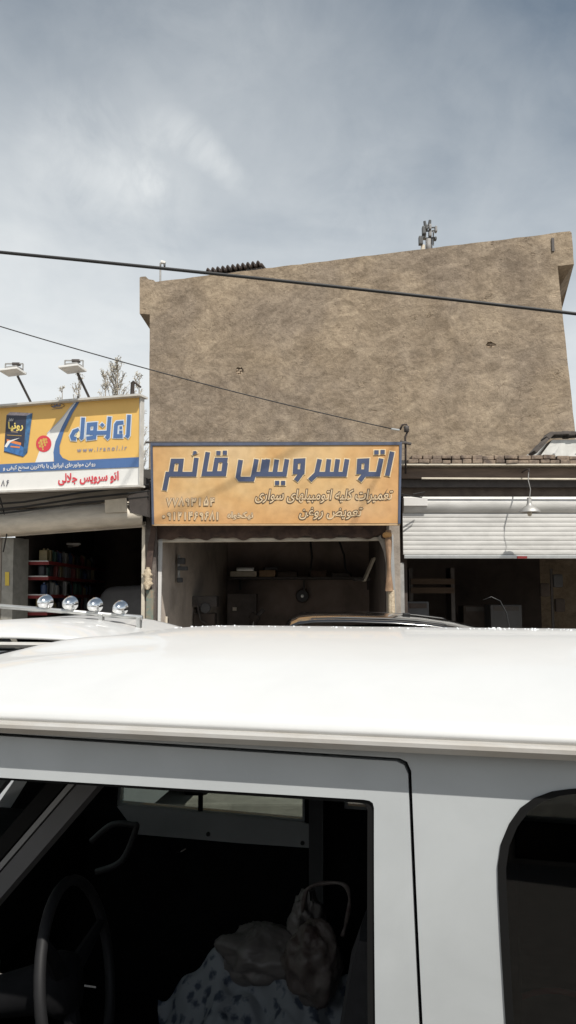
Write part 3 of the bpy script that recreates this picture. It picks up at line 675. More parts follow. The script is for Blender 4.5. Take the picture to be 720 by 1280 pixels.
# ------------------------------------------------------------------ right shop
rsx0, rsx1 = at(499.5, 700, 10.6).x, 6.2
r = thing('roller_shutter_shop', 'shop with a half raised white roller shutter under a tile edged eave', 'shop', ((rsx0 + rsx1) / 2, 10.6, 0))
cxm = (rsx0 + rsx1) / 2; wx = rsx1 - rsx0
zs1 = at(600, 698, 10.6).z
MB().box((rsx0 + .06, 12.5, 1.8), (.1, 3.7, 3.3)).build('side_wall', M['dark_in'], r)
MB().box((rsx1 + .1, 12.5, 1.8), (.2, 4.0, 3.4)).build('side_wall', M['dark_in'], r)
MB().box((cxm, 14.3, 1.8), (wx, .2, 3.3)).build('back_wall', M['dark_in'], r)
zt = at(600, 583, 10.2).z
MB().box((cxm, 12.3, zt - .06), (wx + .4, 3.9, .10)).build('ceiling', M['rusty'], r)
MB().box((cxm, 12.4, zt + .045), (wx + .4, 4.4, .08)).build('roof', M['roofing'], r)
# fascia board and rail
z_a, z_b = at(600, 585, 10.2).z, at(600, 597.5, 10.2).z
MB().box((cxm + .02, 10.24, (z_a + z_b) / 2), (wx + .1, .05, z_a - z_b), bev=.006).build('fascia_board', M['eave_board'], r)
MB().tube([at(527, 598, 10.16), at(740, 599, 10.16), Vector((rsx1, 10.16, at(740, 599, 10.16).z))], .013, 6).build('rail', M['plate'], r)
MB().box((cxm + .02, 10.36, at(600, 604, 10.36).z), (wx + .1, .10, .12)).build('eave_beam', M['steel_dark'], r)
MB().box((cxm + .02, 10.5, at(600, 614.5, 10.5).z), (wx + .1, .06, .13)).build('header_board', mat('brown header', (.19, .15, .12), .8, var=.3), r)
# shutter: rounded box, slats, bottom bar
bt, bb = at(600, 620.5, 10.32).z, at(600, 641, 10.32).z
pp = []
for k in range(10):
    q = k / 9; pp.append(Vector((rsx0 + .03, 10.40 - .085 * math.sin(math.pi * min(1, .12 + q * .86)) ** .6, bt - (bt - bb) * q)))
pp += [Vector((rsx0 + .03, 10.5, bb)), Vector((rsx0 + .03, 10.5, bt))]
MB().prism(pp, (wx - .1, 0, 0)).build('shutter_box', M['white_shutter'], r)
zs1 = at(600, 698, 10.37).z
zc0 = bb - .003; nsl = 9; hs = (zc0 - zs1 - .05) / nsl
pr = [(10.42, zc0)]
for k in range(nsl):
    z0 = zc0 - k * hs
    for f_ in (.0, .12, .3, .5, .7, .86): pr.append((10.378 - .004 * math.sin(math.pi * (.08 + f_) / 1.02), z0 - f_ * hs))
    pr.append((10.383, z0 - .93 * hs)); pr.append((10.383, z0 - .97 * hs))
pr.append((10.42, zc0 - nsl * hs))
MB().prism([Vector((rsx0 + .02, y, z)) for y, z in pr], (wx - .06, 0, 0)).build('slat_curtain', M['white_shutter'], r)
MB().box((cxm, 10.385, zs1 + .022), (wx - .06, .05, .05), bev=.008).build('bottom_bar', M['alu'], r)
MB().prism([at(646.5, 695.2, 10.35), at(659, 695.2, 10.35), at(659, 698, 10.35), at(646.5, 698, 10.35)], (0, .012, 0)).build('pull_handle', M['shelf_red'], r)
MB().prism([at(505, 622, 10.29), at(534.5, 622.5, 10.29), at(534.5, 632, 10.29), at(505, 632, 10.29)], (0, .03, 0)).build('cover_plate', M['white'], r)
MB().box((rsx0 + .0, 10.44, 1.2), (.06, .06, 2.2)).build('guide_rail', M['galv'], r)
# tile edge: two courses of separate-looking clay tiles laid as one edge
mb = MB(); rnd = random.Random(11)
z1 = at(600, 571, 10.2).z; z2 = at(600, 583, 10.2).z; hh = (z1 - z2)
for row in range(2):
    x = rsx0 + .06 + (.06 if row else 0)
    while x < rsx1:
        wdt = rnd.uniform(.12, .185); g = rnd.uniform(.006, .016)
        zc = z2 + .018 + hh * (.26 + .5 * row) + rnd.uniform(-.008, .008)
        mb.box((x + wdt / 2, 10.24 + rnd.uniform(-.015, .02) + .04 * row, zc), (wdt - g, .26, hh * .42 * rnd.uniform(.85, 1.1)), rz=rnd.uniform(-.05, .05), ry=rnd.uniform(-.04, .04), bev=.014)
        x += wdt
mb.build('tile_edge', M['tile'], r)
MB().box((cxm + .02, 10.25, z2 + .012), (wx + .1, .28, .018)).build('eave_strip', M['plate'], r)

# pendant lamp under the eave
lp = thing('pendant_lamp', 'bell shaped grey metal lamp hanging on a cord from the tiled eave', 'lamp', at(662, 641, 10.0))
b0 = at(661, 588, 9.93); b1 = at(662, 622, 9.93); base = at(662, 640.5, 9.93)
MB().tube([b0, b0 + (b1 - b0) * .35 + Vector((-.012, 0, 0)), b0 + (b1 - b0) * .7 + Vector((.015, 0, 0)), b1], .0055, 6).build('cord', M['galv'], lp)
MB().tube([b0 + Vector((0, .30, .02)), b0 + Vector((0, .1, .03)), b0 + Vector((0, -.01, .02)), b0 + Vector((0, -.01, -.02))], .010, 8).build('hook_arm', M['rusty'], lp)
hgt = b1.z - base.z
MB().lathe([(.018, hgt), (.028, hgt * .98), (.03, hgt * .62), (.045, hgt * .45), (.085, hgt * .33), (.132, hgt * .12), (.138, .0), (.130, .0), (.124, hgt * .12), (.08, hgt * .30), (.02, hgt * .40)], base, (0, 0, 1), 28).build('lamp_shade', M['galv'], lp, smooth=True, autosmooth=50)
MB().lathe([(0, -.055), (.022, -.045), (.03, -.02), (.026, .02), (.015, .04)], base, (0, 0, 1), 14).build('bulb', M['plate'], lp, smooth=True)

# little white gabled hut behind the tile edge
hut = thing('rooftop_hut', 'small white hut with a dark tiled roof edge behind the tiled eave at right', 'hut', at(700, 575, 11.6))
HY = 11.6
MB().prism([at(672, 575, HY), at(690, 550, HY), at(735, 549, HY), at(735, 575, HY)], (0, 1.6, 0)).build('wall', mat('dirty white wall', (.68, .67, .63), .85, var=.25, vscale=5), hut)
def roofstrip(pa, pb, n_, seed):
    rr = random.Random(seed); mb = MB()
    for k in range(n_):
        f0 = (k + .5) / n_; c = at(pa[0] + (pb[0] - pa[0]) * f0, pa[1] + (pb[1] - pa[1]) * f0 + rr.uniform(-.6, .6), HY - .03)
        a = at(*pa, HY); b = at(*pb, HY); ln = (b - a).length / n_; ang = -math.atan2(b.z - a.z, b.x - a.x)
        mb.box(c + Vector((0, .1, 0)), (ln * 1.05, .3, .06 * rr.uniform(.8, 1.2)), ry=ang, bev=.015)
    return mb
mb = roofstrip((668, 566), (689, 543), 4, 3); m2 = roofstrip((687, 542.5), (740, 541), 7, 4); mb.add(m2.v, m2.f)
mb.build('tile_roof', mat('dark clay tile', (.10, .085, .075), .9, var=.4, vscale=8), hut)
for (xa, ya, xb, yb) in ((691, 567, 699, 558), (719, 567, 726, 560)):
    MB().prism([at(xa, ya, HY - .01), at(xa + 3, ya, HY - .01), at(xb, yb, HY - .01)], (0, .02, 0)).build('render_patch', M['white'], hut)

# stock in the right shop
def stock(px0, px1, py0, py1, Y, d, m, nm, label, cat, lid=None, rz=0):
    a = at(px0, py1, Y); b = at(px1, py0, Y)
    t_ = thing(nm, label, cat, ((a.x + b.x) / 2, Y, .11), rz)
    MB().box(((a.x + b.x) / 2, Y + d / 2, (b.z + .11) / 2), (b.x - a.x, d, b.z - .11), bev=.012).build('body', M[m], t_)
    if lid: MB().box(((a.x + b.x) / 2, Y - .006, b.z - .06), ((b.x - a.x) * .8, .008, .07)).build('front_label', M[lid], t_)
    return t_
stock(502, 508, 752, 790, 11.0, .25, 'red', 'oil_tin', 'red tin just inside the right shop beside its left jamb', 'tin', 'white')
stock(509, 536, 752, 790, 11.1, .4, 'trim_grey', 'carton', 'grey carton next to the red tin in the right shop', 'carton', 'dark_in')
stock(614, 652, 756, 790, 12.5, .5, 'trim_grey', 'steel_cabinet', 'plain grey cabinet at the back of the right shop', 'cabinet', 'steel_dark')
stock(580, 612, 757, 790, 12.9, .4, 'dark_in', 'steel_cabinet', 'brownish cabinet left of the plain grey cabinet', 'cabinet', 'steel_dark')
t = thing('storage_rack', 'dim rack with two plank shelves at the left of the right shop', 'rack', at(540, 790, 12.4))
for y, mm in ((727, 'wood'), (738, 'wood')):
    a = at(512, y, 12.4); b = at(566, y + 1, 12.4); MB().box(((a.x + b.x) / 2, 12.5, a.z), (b.x - a.x, .45, .09)).build('shelf', M[mm], t)
for x in (513, 565): p = at(x, 760, 12.4); MB().box((p.x, 12.5, 1.2), (.06, .4, 2.2)).build('post', M['steel_dark'], t)
c = at(690, 745, 12.6)
t = thing('coat_stand', 'thin dark rack with hanging things near the right edge of the shop', 'rack', (c.x, 12.6, .11))
MB().tube([(c.x, 12.6, .11), (c.x, 12.6, 2.3)], .025, 8).build('pole', M['steel_dark'], t)
for k, (dx, z) in enumerate(((.1, 2.1), (-.12, 1.95), (.12, 1.7))): MB().box((c.x + dx, 12.6, z), (.16, .1, .22), bev=.04).build('hanging_item', M['dark_in' if k else 'trim_grey'], t)

# ------------------------------------------------------------------ left shop
A0 = at(181, 745, 10.25)
ang = R(17.5); ul = Vector((-math.cos(ang), math.sin(ang), 0))
LP = Plane((A0.x, A0.y), (A0.x + ul.x, A0.y + ul.y))
ls = thing('corner_shop', 'shop with shelves of oil tins behind a raised beige roller shutter', 'shop', (A0 + ul * 2))
def lw(px): q = LP(px, 745); return q
pj = lw(18); pe = A0 + ul * 4.6
YB2 = 15.0
def zat(px, py, off=0): return LP(px, py, off).z
def lp_box(px0, px1, py0, py1, off, d, zmin=None):
    a = LP(px0, py0, off); b = LP(px1, py0, off); c = LP(px1, py1, off); dd = LP(px0, py1, off)
    if zmin is not None: c.z = dd.z = zmin
    return MB().prism([a, b, c, dd], -LP.n * d)
lp_box(3, 17, 672, 790, .0, .35, .1).build('pier', M['pier'], ls)
MB().prism([LP(6.5, 715, .006), LP(11.5, 715, .006), LP(11.5, 732, .006), LP(6.5, 732, .006)], LP.n * .004).build('meter_plate', M['yellowplate'], ls)
lp_box(-160, 2, 672, 790, .0, .3, .1).build('front_wall', M['shopwall'], ls)
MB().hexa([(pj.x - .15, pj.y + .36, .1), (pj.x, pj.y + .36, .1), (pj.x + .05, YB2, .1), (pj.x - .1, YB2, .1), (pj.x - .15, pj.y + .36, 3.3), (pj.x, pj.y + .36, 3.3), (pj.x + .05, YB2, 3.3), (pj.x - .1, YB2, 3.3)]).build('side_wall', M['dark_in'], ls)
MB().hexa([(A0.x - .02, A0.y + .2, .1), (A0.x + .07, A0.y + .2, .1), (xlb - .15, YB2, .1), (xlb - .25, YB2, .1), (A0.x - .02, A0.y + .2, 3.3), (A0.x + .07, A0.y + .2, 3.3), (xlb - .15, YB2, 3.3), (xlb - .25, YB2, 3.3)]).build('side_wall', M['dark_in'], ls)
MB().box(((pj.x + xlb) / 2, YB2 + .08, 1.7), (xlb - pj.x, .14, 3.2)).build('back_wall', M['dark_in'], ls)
zr = 3.3
MB().hexa([LP(183, 600, .25) * 1 + Vector((0, 0, 0)), LP(-160, 600, .25), Vector((-7, 15.3, 0)), Vector((xlb - .1, 15.3, 0))] * 2).build('tmp', M['roofing']) if False else None
ra = LP(181, 600, .2); rb = A0 + ul * 4.6 + LP.n * .2
pts = [Vector((ra.x, ra.y, zr)), Vector((rb.x, rb.y, zr)), Vector((rb.x, 15.3, zr)), Vector((xlb - .15, 15.3, zr))]
MB().prism(pts, (0, 0, .13)).build('roof', M['roofing'], ls)
# soffit boards under the sign and shutter drum
MB().prism([LP(176, 606, .1), LP(-170, 612, .1), LP(-170, 648, .1), LP(176, 624, .1)], -LP.n * .12).build('lintel_board', mat('grey board', (.36, .32, .27), .8, var=.3, vscale=5, stretch=(.5, .5, 3)), ls)
d0 = []
for k in range(9):
    a = k / 8; d0.append((.12 + .16 * math.sin(a * math.pi * .9 + .1), a))
def drum(u, v):
    o, a = d0[int(round(v * 8))]; px = 178 - u * 300
    yt = 626 + (178 - px) * .075; yb_ = 656.5 + (178 - px) * .072
    return LP(px, yt + (yb_ - yt) * a, o)
MB().grid(drum, 4, 8).build('shutter_drum', M['beige_shutter'], ls, smooth=True, solid=.01)
MB().prism([LP(179, 655.5, .10), LP(-120, 677, .10), LP(-120, 680, .10), LP(179, 658.5, .10)], -LP.n * .05).build('shutter_bar', M['beige_shutter'], ls)
MB().prism([LP(131, 625, .30), LP(158, 622.5, .30), LP(158, 640, .30), LP(131, 641, .30)], -LP.n * .02).build('cover_plate', M['plate'], ls)
MB().prism([LP(160, 620, .29), LP(184, 612, .29), LP(184, 646, .29), LP(163, 640, .29)], -LP.n * .25).build('bracket_box', M['steel_dark'], ls)
lp_box(177.6, 181.2, 652, 790, .04, .06, .1).build('guide_rail', M['plate'], ls)
for k, (ya, yb_) in enumerate(((626, 606), (634, 612), (641, 617))):
    MB().tube([LP(-60, ya + 8, .30), LP(30, ya + 1.5 - 2 * k, .30), LP(100, (ya + yb_) / 2, .29), LP(186, yb_ + 2 * k, .28)], .014, 6).build('cable', M['copper'], ls)
MB().tube([LP(0, 622, .2), LP(10, 660, .2), LP(4, 690, .1)], .01, 5).build('cable', M['copper'], ls)
# shelves on the inner left wall with bottles
sh = thing('product_shelf', 'four tier red edged shelf along the inner left wall of the corner shop', 'shelf', (pj.x + .2, pj.y + 2, .1))
yA, yB_ = pj.y + .45, YB2 - .2; xs = pj.x + .02
shz = []
for py in (704, 723, 746, 767):
    z = at(24, py, yA).z; shz.append(z)
    MB().box((xs + .16, (yA + yB_) / 2, z), (.30, yB_ - yA, .03)).build('shelf_board', M['steel_dark'], sh)
    MB().box((xs + .312, (yA + yB_) / 2, z + .008), (.008, yB_ - yA, .05)).build('price_rail', M['shelf_red'], sh)
    MB().box((xs + .16, yA - .012, z + .005), (.32, .012, .06)).build('end_plate', M['shelf_red'], sh)
    MB().box((xs + .16, yA - .02, z + .03), (.30, .006, .016)).build('price_strip', M['white'], sh)
MB().box((xs + .0, (yA + yB_) / 2, 1.4), (.012, yB_ - yA, 2.4)).build('back_panel', M['dark_in'], sh)
cols = [(.03, .055, .13), (.20, .045, .04), (.36, .35, .33), (.025, .025, .03), (.24, .19, .09), (.04, .09, .07), (.22, .22, .23)]
bm_ = [mat('tin paint %d' % i, c_, .4, var=.2, vscale=12) for i, c_ in enumerate(cols)]
cn = ['dark blue', 'red', 'white', 'black', 'yellow', 'green', 'grey']
tier = ['top', 'second', 'third', 'lowest']
rnd = random.Random(5)
for k, z in enumerate(shz):
    n_ = 15; y = yA + .03; i = 0
    while y < yB_ - .15 and i < 22:
        ci = rnd.randrange(7); wv = rnd.uniform(.08, .14); h = rnd.uniform(.16, .27 if k else .22)
        p = (xs + .2 + rnd.uniform(-.03, .03), y + wv / 2, z + .016)
        mb = MB()
        if rnd.random() < .6: mb.lathe([(0, 0), (wv * .45, 0), (wv * .46, h * .68), (wv * .4, h * .8), (wv * .18, h * .88), (wv * .18, h), (0, h)], p, (0, 0, 1), 12); nm = 'oil_bottle'
        else: mb.box((p[0], p[1], p[2] + h / 2), (.12, wv * .92, h), bev=.012); mb.lathe([(.02, h), (.02, h + .025), (0, h + .025)], p, (0, 0, 1), 8); nm = 'oil_can'
        o = mb.build(nm, bm_[ci])
        dist = 'nearest the shop front' if i < 4 else 'in the middle' if i < 12 else 'towards the back'
        tag(o, '%s %s on the %s shelf tier, number %s from the front end' % (cn[ci], 'bottle' if nm == 'oil_bottle' else 'flat can', tier[k], ['one','two','three','four','five','six','seven','eight','nine','ten','eleven','twelve','thirteen','fourteen','fifteen','sixteen','seventeen','eighteen','nineteen','twenty','twenty one','twenty two'][i]), 'bottle' if nm == 'oil_bottle' else 'can', 'oil containers on the shop shelf')
        y += wv + rnd.uniform(.01, .05); i += 1
for (px, py) in ((29.5, 695), (29.5, 714)):
    c = at(px, py + 7, yA + .05)
    t = thing('round_tin', 'pale round tin with a blue band at the front end of the %s shelf' % ('top' if py < 700 else 'second'), 'tin', c)
    MB().lathe([(0, 0), (.065, 0), (.065, .17), (.05, .19), (0, .19)], c, (0, 0, 1), 18).build('tin_body', M['white'], t, smooth=True, autosmooth=40)
    MB().lathe([(.066, .03), (.067, .035), (.067, .09), (.066, .095)], c, (0, 0, 1), 18).build('band', bm_[0], t)
for (px, nm) in ((42, 'pale'), (71, 'grey')):
    c = at(px, 738, 12.2)
    t = thing('boxed_filter', '%s round boxed filter standing on the third tier of the shop shelf' % nm, 'filter', c)
    MB().box((xs + .33, c.y, shz[2] + .13), (.05, .2, .22), bev=.02).build('case', M['plate' if nm == 'pale' else 'interior_grey'], t)
    MB().lathe([(0, .03), (.07, .03), (.075, 0)], (xs + .335, c.y, shz[2] + .13), (1, 0, 0), 18).build('face', M['steel_dark'], t)
c = at(92, 683, 12.5)
t = thing('tube_lamp', 'short shiny tube lamp hanging unlit inside the corner shop', 'lamp', c)
MB().tube([c + Vector((-.09, 0, -.01)), c + Vector((.09, 0, .01))], .02, 10).build('tube', M['chrome'], t)
MB().box(c + Vector((0, 0, .04)), (.22, .07, .03), bev=.008).build('fitting', M['white'], t)
MB().tube([c + Vector((0, 0, .05)), c + Vector((0, 0, .5))], .006, 5).build('wire', M['copper'], t)
c = at(150, 735, 12.6)
t = thing('covered_machine', 'dim grey rounded machine cover inside the corner shop', 'machine', (c.x, 12.7, .1))
MB().grid(lambda u, v: Vector((c.x - .5 + u * 1.15, 12.5 + v * .9, .12 + (c.z - .05) * (1 - (abs(2 * u - 1)) ** 6) ** .5 * (1 - (abs(2 * v - 1)) ** 8) ** .5 - .06 * (1 - u))), 24, 16).build('cover', mat('dull grey cover', (.20, .20, .21), .7, var=.15), t, smooth=True)
MB().box((c.x + .05, 12.45, 1.2), (.5, .04, .05), bev=.01).build('handle', M['steel_dark'], t)

# ------------------------------------------------------------------ yellow and white sign on the left
a = at(175, 493, 9.3); b = at(0, 507, 10.05)
GP = Plane((a.x, a.y), (b.x, b.y))
LS = thing('lubricant_sign', 'yellow and white sign with blue logo, oil can picture and red writing at left', 'sign', (a.x - 1.5, a.y + .5, GP(100, 610).z))
def ext(pxl, yt0, yt1): return yt0 + (yt1 - yt0) / 175.0 * pxl
XL = -110
def line(x, y0, y1): return y0 + (y1 - y0) * x / 175.0
def band(yA0, yA1, yB0, yB1, off, m, nm, d=.004, x1=174.5):
    return MB().prism([GP(XL, line(XL, yA0, yA1), off), GP(x1, line(x1, yA0, yA1), off), GP(x1, line(x1, yB0, yB1), off), GP(XL, line(XL, yB0, yB1), off)], -GP.n * d).build(nm, m, LS)
wht = mat('white sign ink', (.76, .75, .72), .5, var=.04); yel = mat('yellow sign ink', (.76, .47, .13), .5, var=.07, vscale=2); blu = mat('blue sign ink', (.075, .155, .345), .5, var=.08); rdi = mat('red sign ink', (.62, .05, .07), .5)
lbl = mat('light blue ink', (.60, .66, .72), .5)
band(507, 494, 614, 606.5, 0, wht, 'sign_board', .05, 174)
band(509, 496, 581, 571.3, .004, yel, 'yellow_field', .003, 174)
band(580.3, 571.3, 590.7, 583.5, .0075, blu, 'blue_band', .003, 174)
R6 = lambda L_: [(60 + x / 6.0, 490 + y / 6.0) for x, y in L_]; R5 = lambda L_: [(x / 7.2, 490 + y / 7.2) for x, y in L_]
flat(R5([(682, 80), (560, 232), (430, 372), (365, 500), (315, 640), (480, 630)]) + R6([(44, 470), (58, 375), (105, 258), (165, 142), (222, 62)]), GP, .0065, wht, LS, 'white_swoosh')
flat(R5([(690, 74), (672, 84), (556, 232), (420, 372), (430, 376), (565, 236)]), GP, .0075, mat('silver ink', (.45, .46, .50), .4), LS, 'silver_line')
flat(R6([(222, 62), (165, 142), (105, 258), (56, 372), (40, 452), (46, 520), (60, 526), (160, 516), (110, 494), (88, 462), (86, 405), (122, 285), (186, 155), (243, 62)]), GP, .0085, blu, LS, 'blue_swoosh')
# ball
bc = R5([(393, 465)])[0]; circ = lambda cx, cy, rx, ry, n=28: [(cx + rx * math.cos(2 * math.pi * k / n), cy + ry * math.sin(2 * math.pi * k / n)) for k in range(n)]
flat(circ(bc[0], bc[1], 9.6, 10.4), GP, .010, rdi, LS, 'printed_ball')
gold = mat('gold ink', (.66, .42, .10), .5, var=.25, vscale=60)
mb = MB()
for (dx, dy, rr) in ((-3.2, -3.6, 2.4), (.2, -5, 2.2), (3.0, -5.2, 1.8), (-5.6, -1, 1.8), (-2.4, .3, 2.2), (.8, -1.6, 2.0), (-4.6, 3, 1.9), (-1.4, 4, 1.9), (1.8, 1.5, 1.8), (3.8, -1.8, 1.5), (-1, 7, 1.4)):
    p = [GP(x, y, .0115) for x, y in circ(bc[0] + dx, bc[1] + dy, rr * .8, rr, 6)]; mb.add(p, [tuple(range(6))])
mb.build('ball_pattern', gold, LS)
# oil can picture
dk = mat('near black ink', (.03, .035, .06), .5); bl2 = mat('mid blue ink', (.06, .17, .34), .5, var=.5, vscale=14); ora = mat('orange ink', (.70, .22, .06), .5)
flat(R5([(58, 208), (92, 180), (292, 190), (240, 213)]), GP, .0095, mat('tin top ink', (.52, .46, .50), .5, var=.4, vscale=30), LS, 'can_picture_top')
flat(R5([(58, 208), (240, 213), (207, 585), (35, 540)]), GP, .0095, dk, LS, 'can_picture_front')
flat(R5([(240, 213), (292, 190), (246, 545), (207, 585)]), GP, .0095, bl2, LS, 'can_picture_side')
flat(R5([(36, 530), (44, 470), (120, 440), (214, 500), (207, 580)]), GP, .0105, mat('can blue ink', (.05, .17, .42), .5, var=.4, vscale=20), LS, 'can_picture_wave')
flat(R5([(60, 424), (190, 456), (188, 480), (62, 447)]), GP, .0115, ora, LS, 'can_picture_label')
flat(R5([(40, 490), (70, 440), (180, 412), (95, 450), (60, 500)]), GP, .0125, wht, LS, 'can_picture_flash')
flat(R5([(95, 484), (180, 492), (178, 506), (93, 496)]), GP, .0125, ora, LS, 'can_picture_label')
text('رونیا', (10.5, 527.5, 28.5, 538.5), GP, .0112, mat('bright yellow ink', (.80, .62, .16), .5), LS, 'can_picture_name', 0, .03)
flat(R5([(62, 385), (195, 392), (195, 396), (62, 389)]), GP, .0112, gold, LS, 'can_picture_rule')
flat(R5([(100, 352), (160, 357), (160, 366), (100, 361)]), GP, .0112, greyink, LS, 'can_picture_rule')
text('ایرانول', (10.8, 523, 16.5, 526.5), GP, .0112, wht, LS, 'can_picture_small_name', 0, .03)
# small oval emblem
ec = R5([(518, 122)])[0]
el = circ(ec[0], ec[1], 8.2, 3.0, 24)
strokes([([(el, True)], .8)], GP, .0095, mat('brown ink', (.20, .12, .07), .5), LS, 'emblem_ring')
text('ایرانول', (ec[0] - 6.5, ec[1] - 1.8, ec[0] + 3.5, ec[1] + 2), GP, .0105, blu, LS, 'emblem_name', 0, .05, -.06)
flat([(ec[0] - 7, ec[1] + 4.2), (ec[0] + 6, ec[1] + 3.2), (ec[0] + 6, ec[1] + 3.9), (ec[0] - 7, ec[1] + 4.9)], GP, .0095, greyink, LS, 'emblem_rule')
# big logo lettering
logo = [R6([(608, 172), (600, 322), (588, 340)]), R6([(566, 228), (520, 232), (510, 246), (503, 344)]), R6([(505, 330), (560, 330)]),
        R6([(462, 186), (450, 334), (436, 348)]), R6([(450, 304), (312, 308)]), (R6([(306, 244), (356, 240), (352, 300), (302, 304)]), True), R6([(352, 300), (348, 340), (288, 348)]),
        R6([(264, 192), (254, 340), (240, 350)]), R6([(232, 282), (196, 296), (178, 330), (184, 348), (212, 350)])]
ldots = [R6([(534, 300), (558, 300)]), R6([(536, 268), (556, 266)]), R6([(398, 238), (416, 254)])]
strokes([(logo, 7.2), (ldots, 5.5)], GP, .0095, lbl, LS, 'logo_outline', ext=1.1)
strokes([(logo, 4.7), (ldots, 3.6)], GP, .0135, blu, LS, 'logo_lettering')
flat(R6([(232, 290), (216, 312), (210, 334), (220, 346), (236, 340), (240, 318)]), GP, .0175, mat('pale drop ink', (.78, .66, .40), .5), LS, 'logo_drop')
text('www.iranol.ir', (96.5, 559.6, 158.5, 565.4), GP, .0095, mat('grey blue ink', (.22, .24, .34), .5), LS, 'web_address', .12, .012, -.05, 1.45)
text('روغن موتورهای ایرانول با بالاترین سطح کیفی و', (4, 582.3, 119, 589.8), GP, .012, wht, LS, 'slogan', 0, .02, -.047)
text('اتو سرویس جلالی', (73, 592.5, 148, 606.5), GP, .006, rdi, LS, 'owner_line', 0, .035, -.045)
strokes([(digits('086', (-5, 600.5, 12, 608), .25, .1, -.03), 1.1)], GP, .006, mat('grey ink', (.12, .12, .14), .5), LS, 'phone_number')
# frame
fr = mat('grey white sign frame', (.55, .53, .49), .5, var=.2, vscale=8)
MB().prism([GP(XL, line(XL, 505.2, 491.5), .095), GP(174.6, 491.7, .095), GP(174.6, 494.2, .095), GP(XL, line(XL, 507.7, 494), .095)], -GP.n * .2).build('frame', fr, LS)
MB().prism([GP(XL, line(XL, 613.2, 605.8), .03), GP(175, 605.8, .03), GP(175, 608.2, .03), GP(XL, line(XL, 615.6, 608.2), .03)], -GP.n * .12).build('frame', fr, LS)
MB().prism([GP(174.6, 494.2, .02), GP(176.4, 494.2, .02), GP(175, 605.6, .02), GP(173.4, 605.6, .02)], -GP.n * .08).build('frame', fr, LS)
for px in (60, -60): MB().tube([GP(px, 520, -.06), LP(px, 600, .0)], .025, 6).build('strut', M['steel_dark'], LS)

# two floodlights on arms above it, and a bent pipe
def flood(base_px, head_px, dout, label):
    b_ = GP(*base_px, -.03); h_ = GP(*head_px, dout)
    t_ = thing('sign_floodlight', label, 'floodlight', b_, 0, 'floodlights above the yellow sign')
    MB().tube([b_ - Vector((0, 0, .3)), b_, h_], .017, 8).build('arm', M['steel_dark'], t_)
    rz = math.atan2(GP.u.y, GP.u.x) + math.pi
    MB().box(h_ + Vector((-.06, -.02, .05)), (.29, .20, .028), rz=rz, rx=R(-8), bev=.006).build('front_rim', M['boxwhite'], t_)
    MB().box(h_ + Vector((-.05, -.01, .09)), (.18, .12, .05), rz=rz, rx=R(-8), bev=.02).build('housing', M['galv'], t_)
    mb = MB()
    for s_ in (-1, 1): mb.tube([h_ + Vector((-.05 + s_ * .115, 0, .06)), h_ + Vector((-.05 + s_ * .115, 0, .165))], .01, 6)
    mb.tube([h_ + Vector((-.165, 0, .165)), h_ + Vector((.065, 0, .165))], .01, 6)
    mb.build('yoke', M['galv'], t_)
    MB().box(h_ + Vector((-.03, .02, .165)), (.1, .06, .035), bev=.008).build('gear_box', M['steel_dark'], t_)
flood((38, 502), (22, 470), .22, 'floodlight on a thin arm above the oil can picture')
flood((111, 496), (97, 466.5), .22, 'floodlight on a thin arm above the small oval emblem, with raised yoke')
t = thing('bent_pipe', 'short bent pipe standing at the right end of the yellow sign', 'pipe', GP(165, 492, -.05))
MB().tube([GP(165, 495, -.05), GP(166, 478, -.05)], .026, 8).build('pipe', M['rusty'], t)
MB().tube([GP(166, 476.5, -.05), GP(176, 484, -.05)], .012, 6).build('hook', M['rusty'], t)

# ------------------------------------------------------------------ bare trees far behind
def tree(px, ptop, Y, spread, seed, label):
    rr = random.Random(seed); top = at(px, ptop, Y); H_ = top.z
    t_ = thing('poplar_tree', label, 'tree', (top.x, Y, 0), 0, 'bare poplars behind the shops')
    tr = MB(); tr.tube([Vector((top.x, Y, 0)), Vector((top.x + .1, Y, H_ * .5)), Vector((top.x, Y, H_))], [.16, .10, .012], 6)
    tw = MB(); lf = MB()
    for k in range(int(120 * spread)):
        f_ = rr.uniform(.45, .985); z = H_ * f_; q = rr.uniform(0, 6.28); ln = (1 - f_) * H_ * .38 * spread + .25; ln *= rr.uniform(.5, 1.1)
        p = Vector((top.x + .05 * math.sin(f_ * 6), Y, z)); d = Vector((math.cos(q) * .55, math.sin(q) * .55, 1)).normalized()
        e = p + d * ln; tw.tube([p, p + d * ln * .5 + Vector((math.cos(q), math.sin(q), 0)) * .06, e], [.022, .014, .006], 3, False)
        for _ in range(5):
            g = rr.uniform(.2, 1); pb = p + d * ln * g; q2 = q + rr.uniform(-1.6, 1.6); d2 = Vector((math.cos(q2) * .7, math.sin(q2) * .7, .8)).normalized()
            l2 = ln * .35 * rr.uniform(.5, 1.2); tw.tube([pb, pb + d2 * l2], [.011, .005], 3, False)
            for _ in range(3):
                c = pb + d2 * l2 * rr.uniform(.1, 1) + Vector((rr.uniform(-.08, .08), rr.uniform(-.08, .08), rr.uniform(-.08, .08))); s_ = rr.uniform(.018, .042)
                a_ = Vector((rr.uniform(-1, 1), rr.uniform(-1, 1), rr.uniform(-1, 1))).normalized() * s_; b_ = a_.orthogonal().normalized() * s_ * .7
                lf.add([c - a_, c + b_, c + a_, c - b_], [(0, 1, 2, 3)])
    tr.build('trunk', M['bark'], t_); tw.build('branches', M['bark'], t_); lf.build('crown', M['bud'], t_)
tree(147, 446, 30, 1.0, 1, 'tall bare poplar just left of the bent pipe')
tree(99, 462, 33, .55, 2, 'thin bare poplar behind the floodlight with the raised yoke')
tree(174, 466, 31, .6, 3, 'bare poplar beside the wall edge, behind the bent pipe')
tree(132, 466, 34, .6, 4, 'bare poplar left of the tallest poplar, slightly lower')
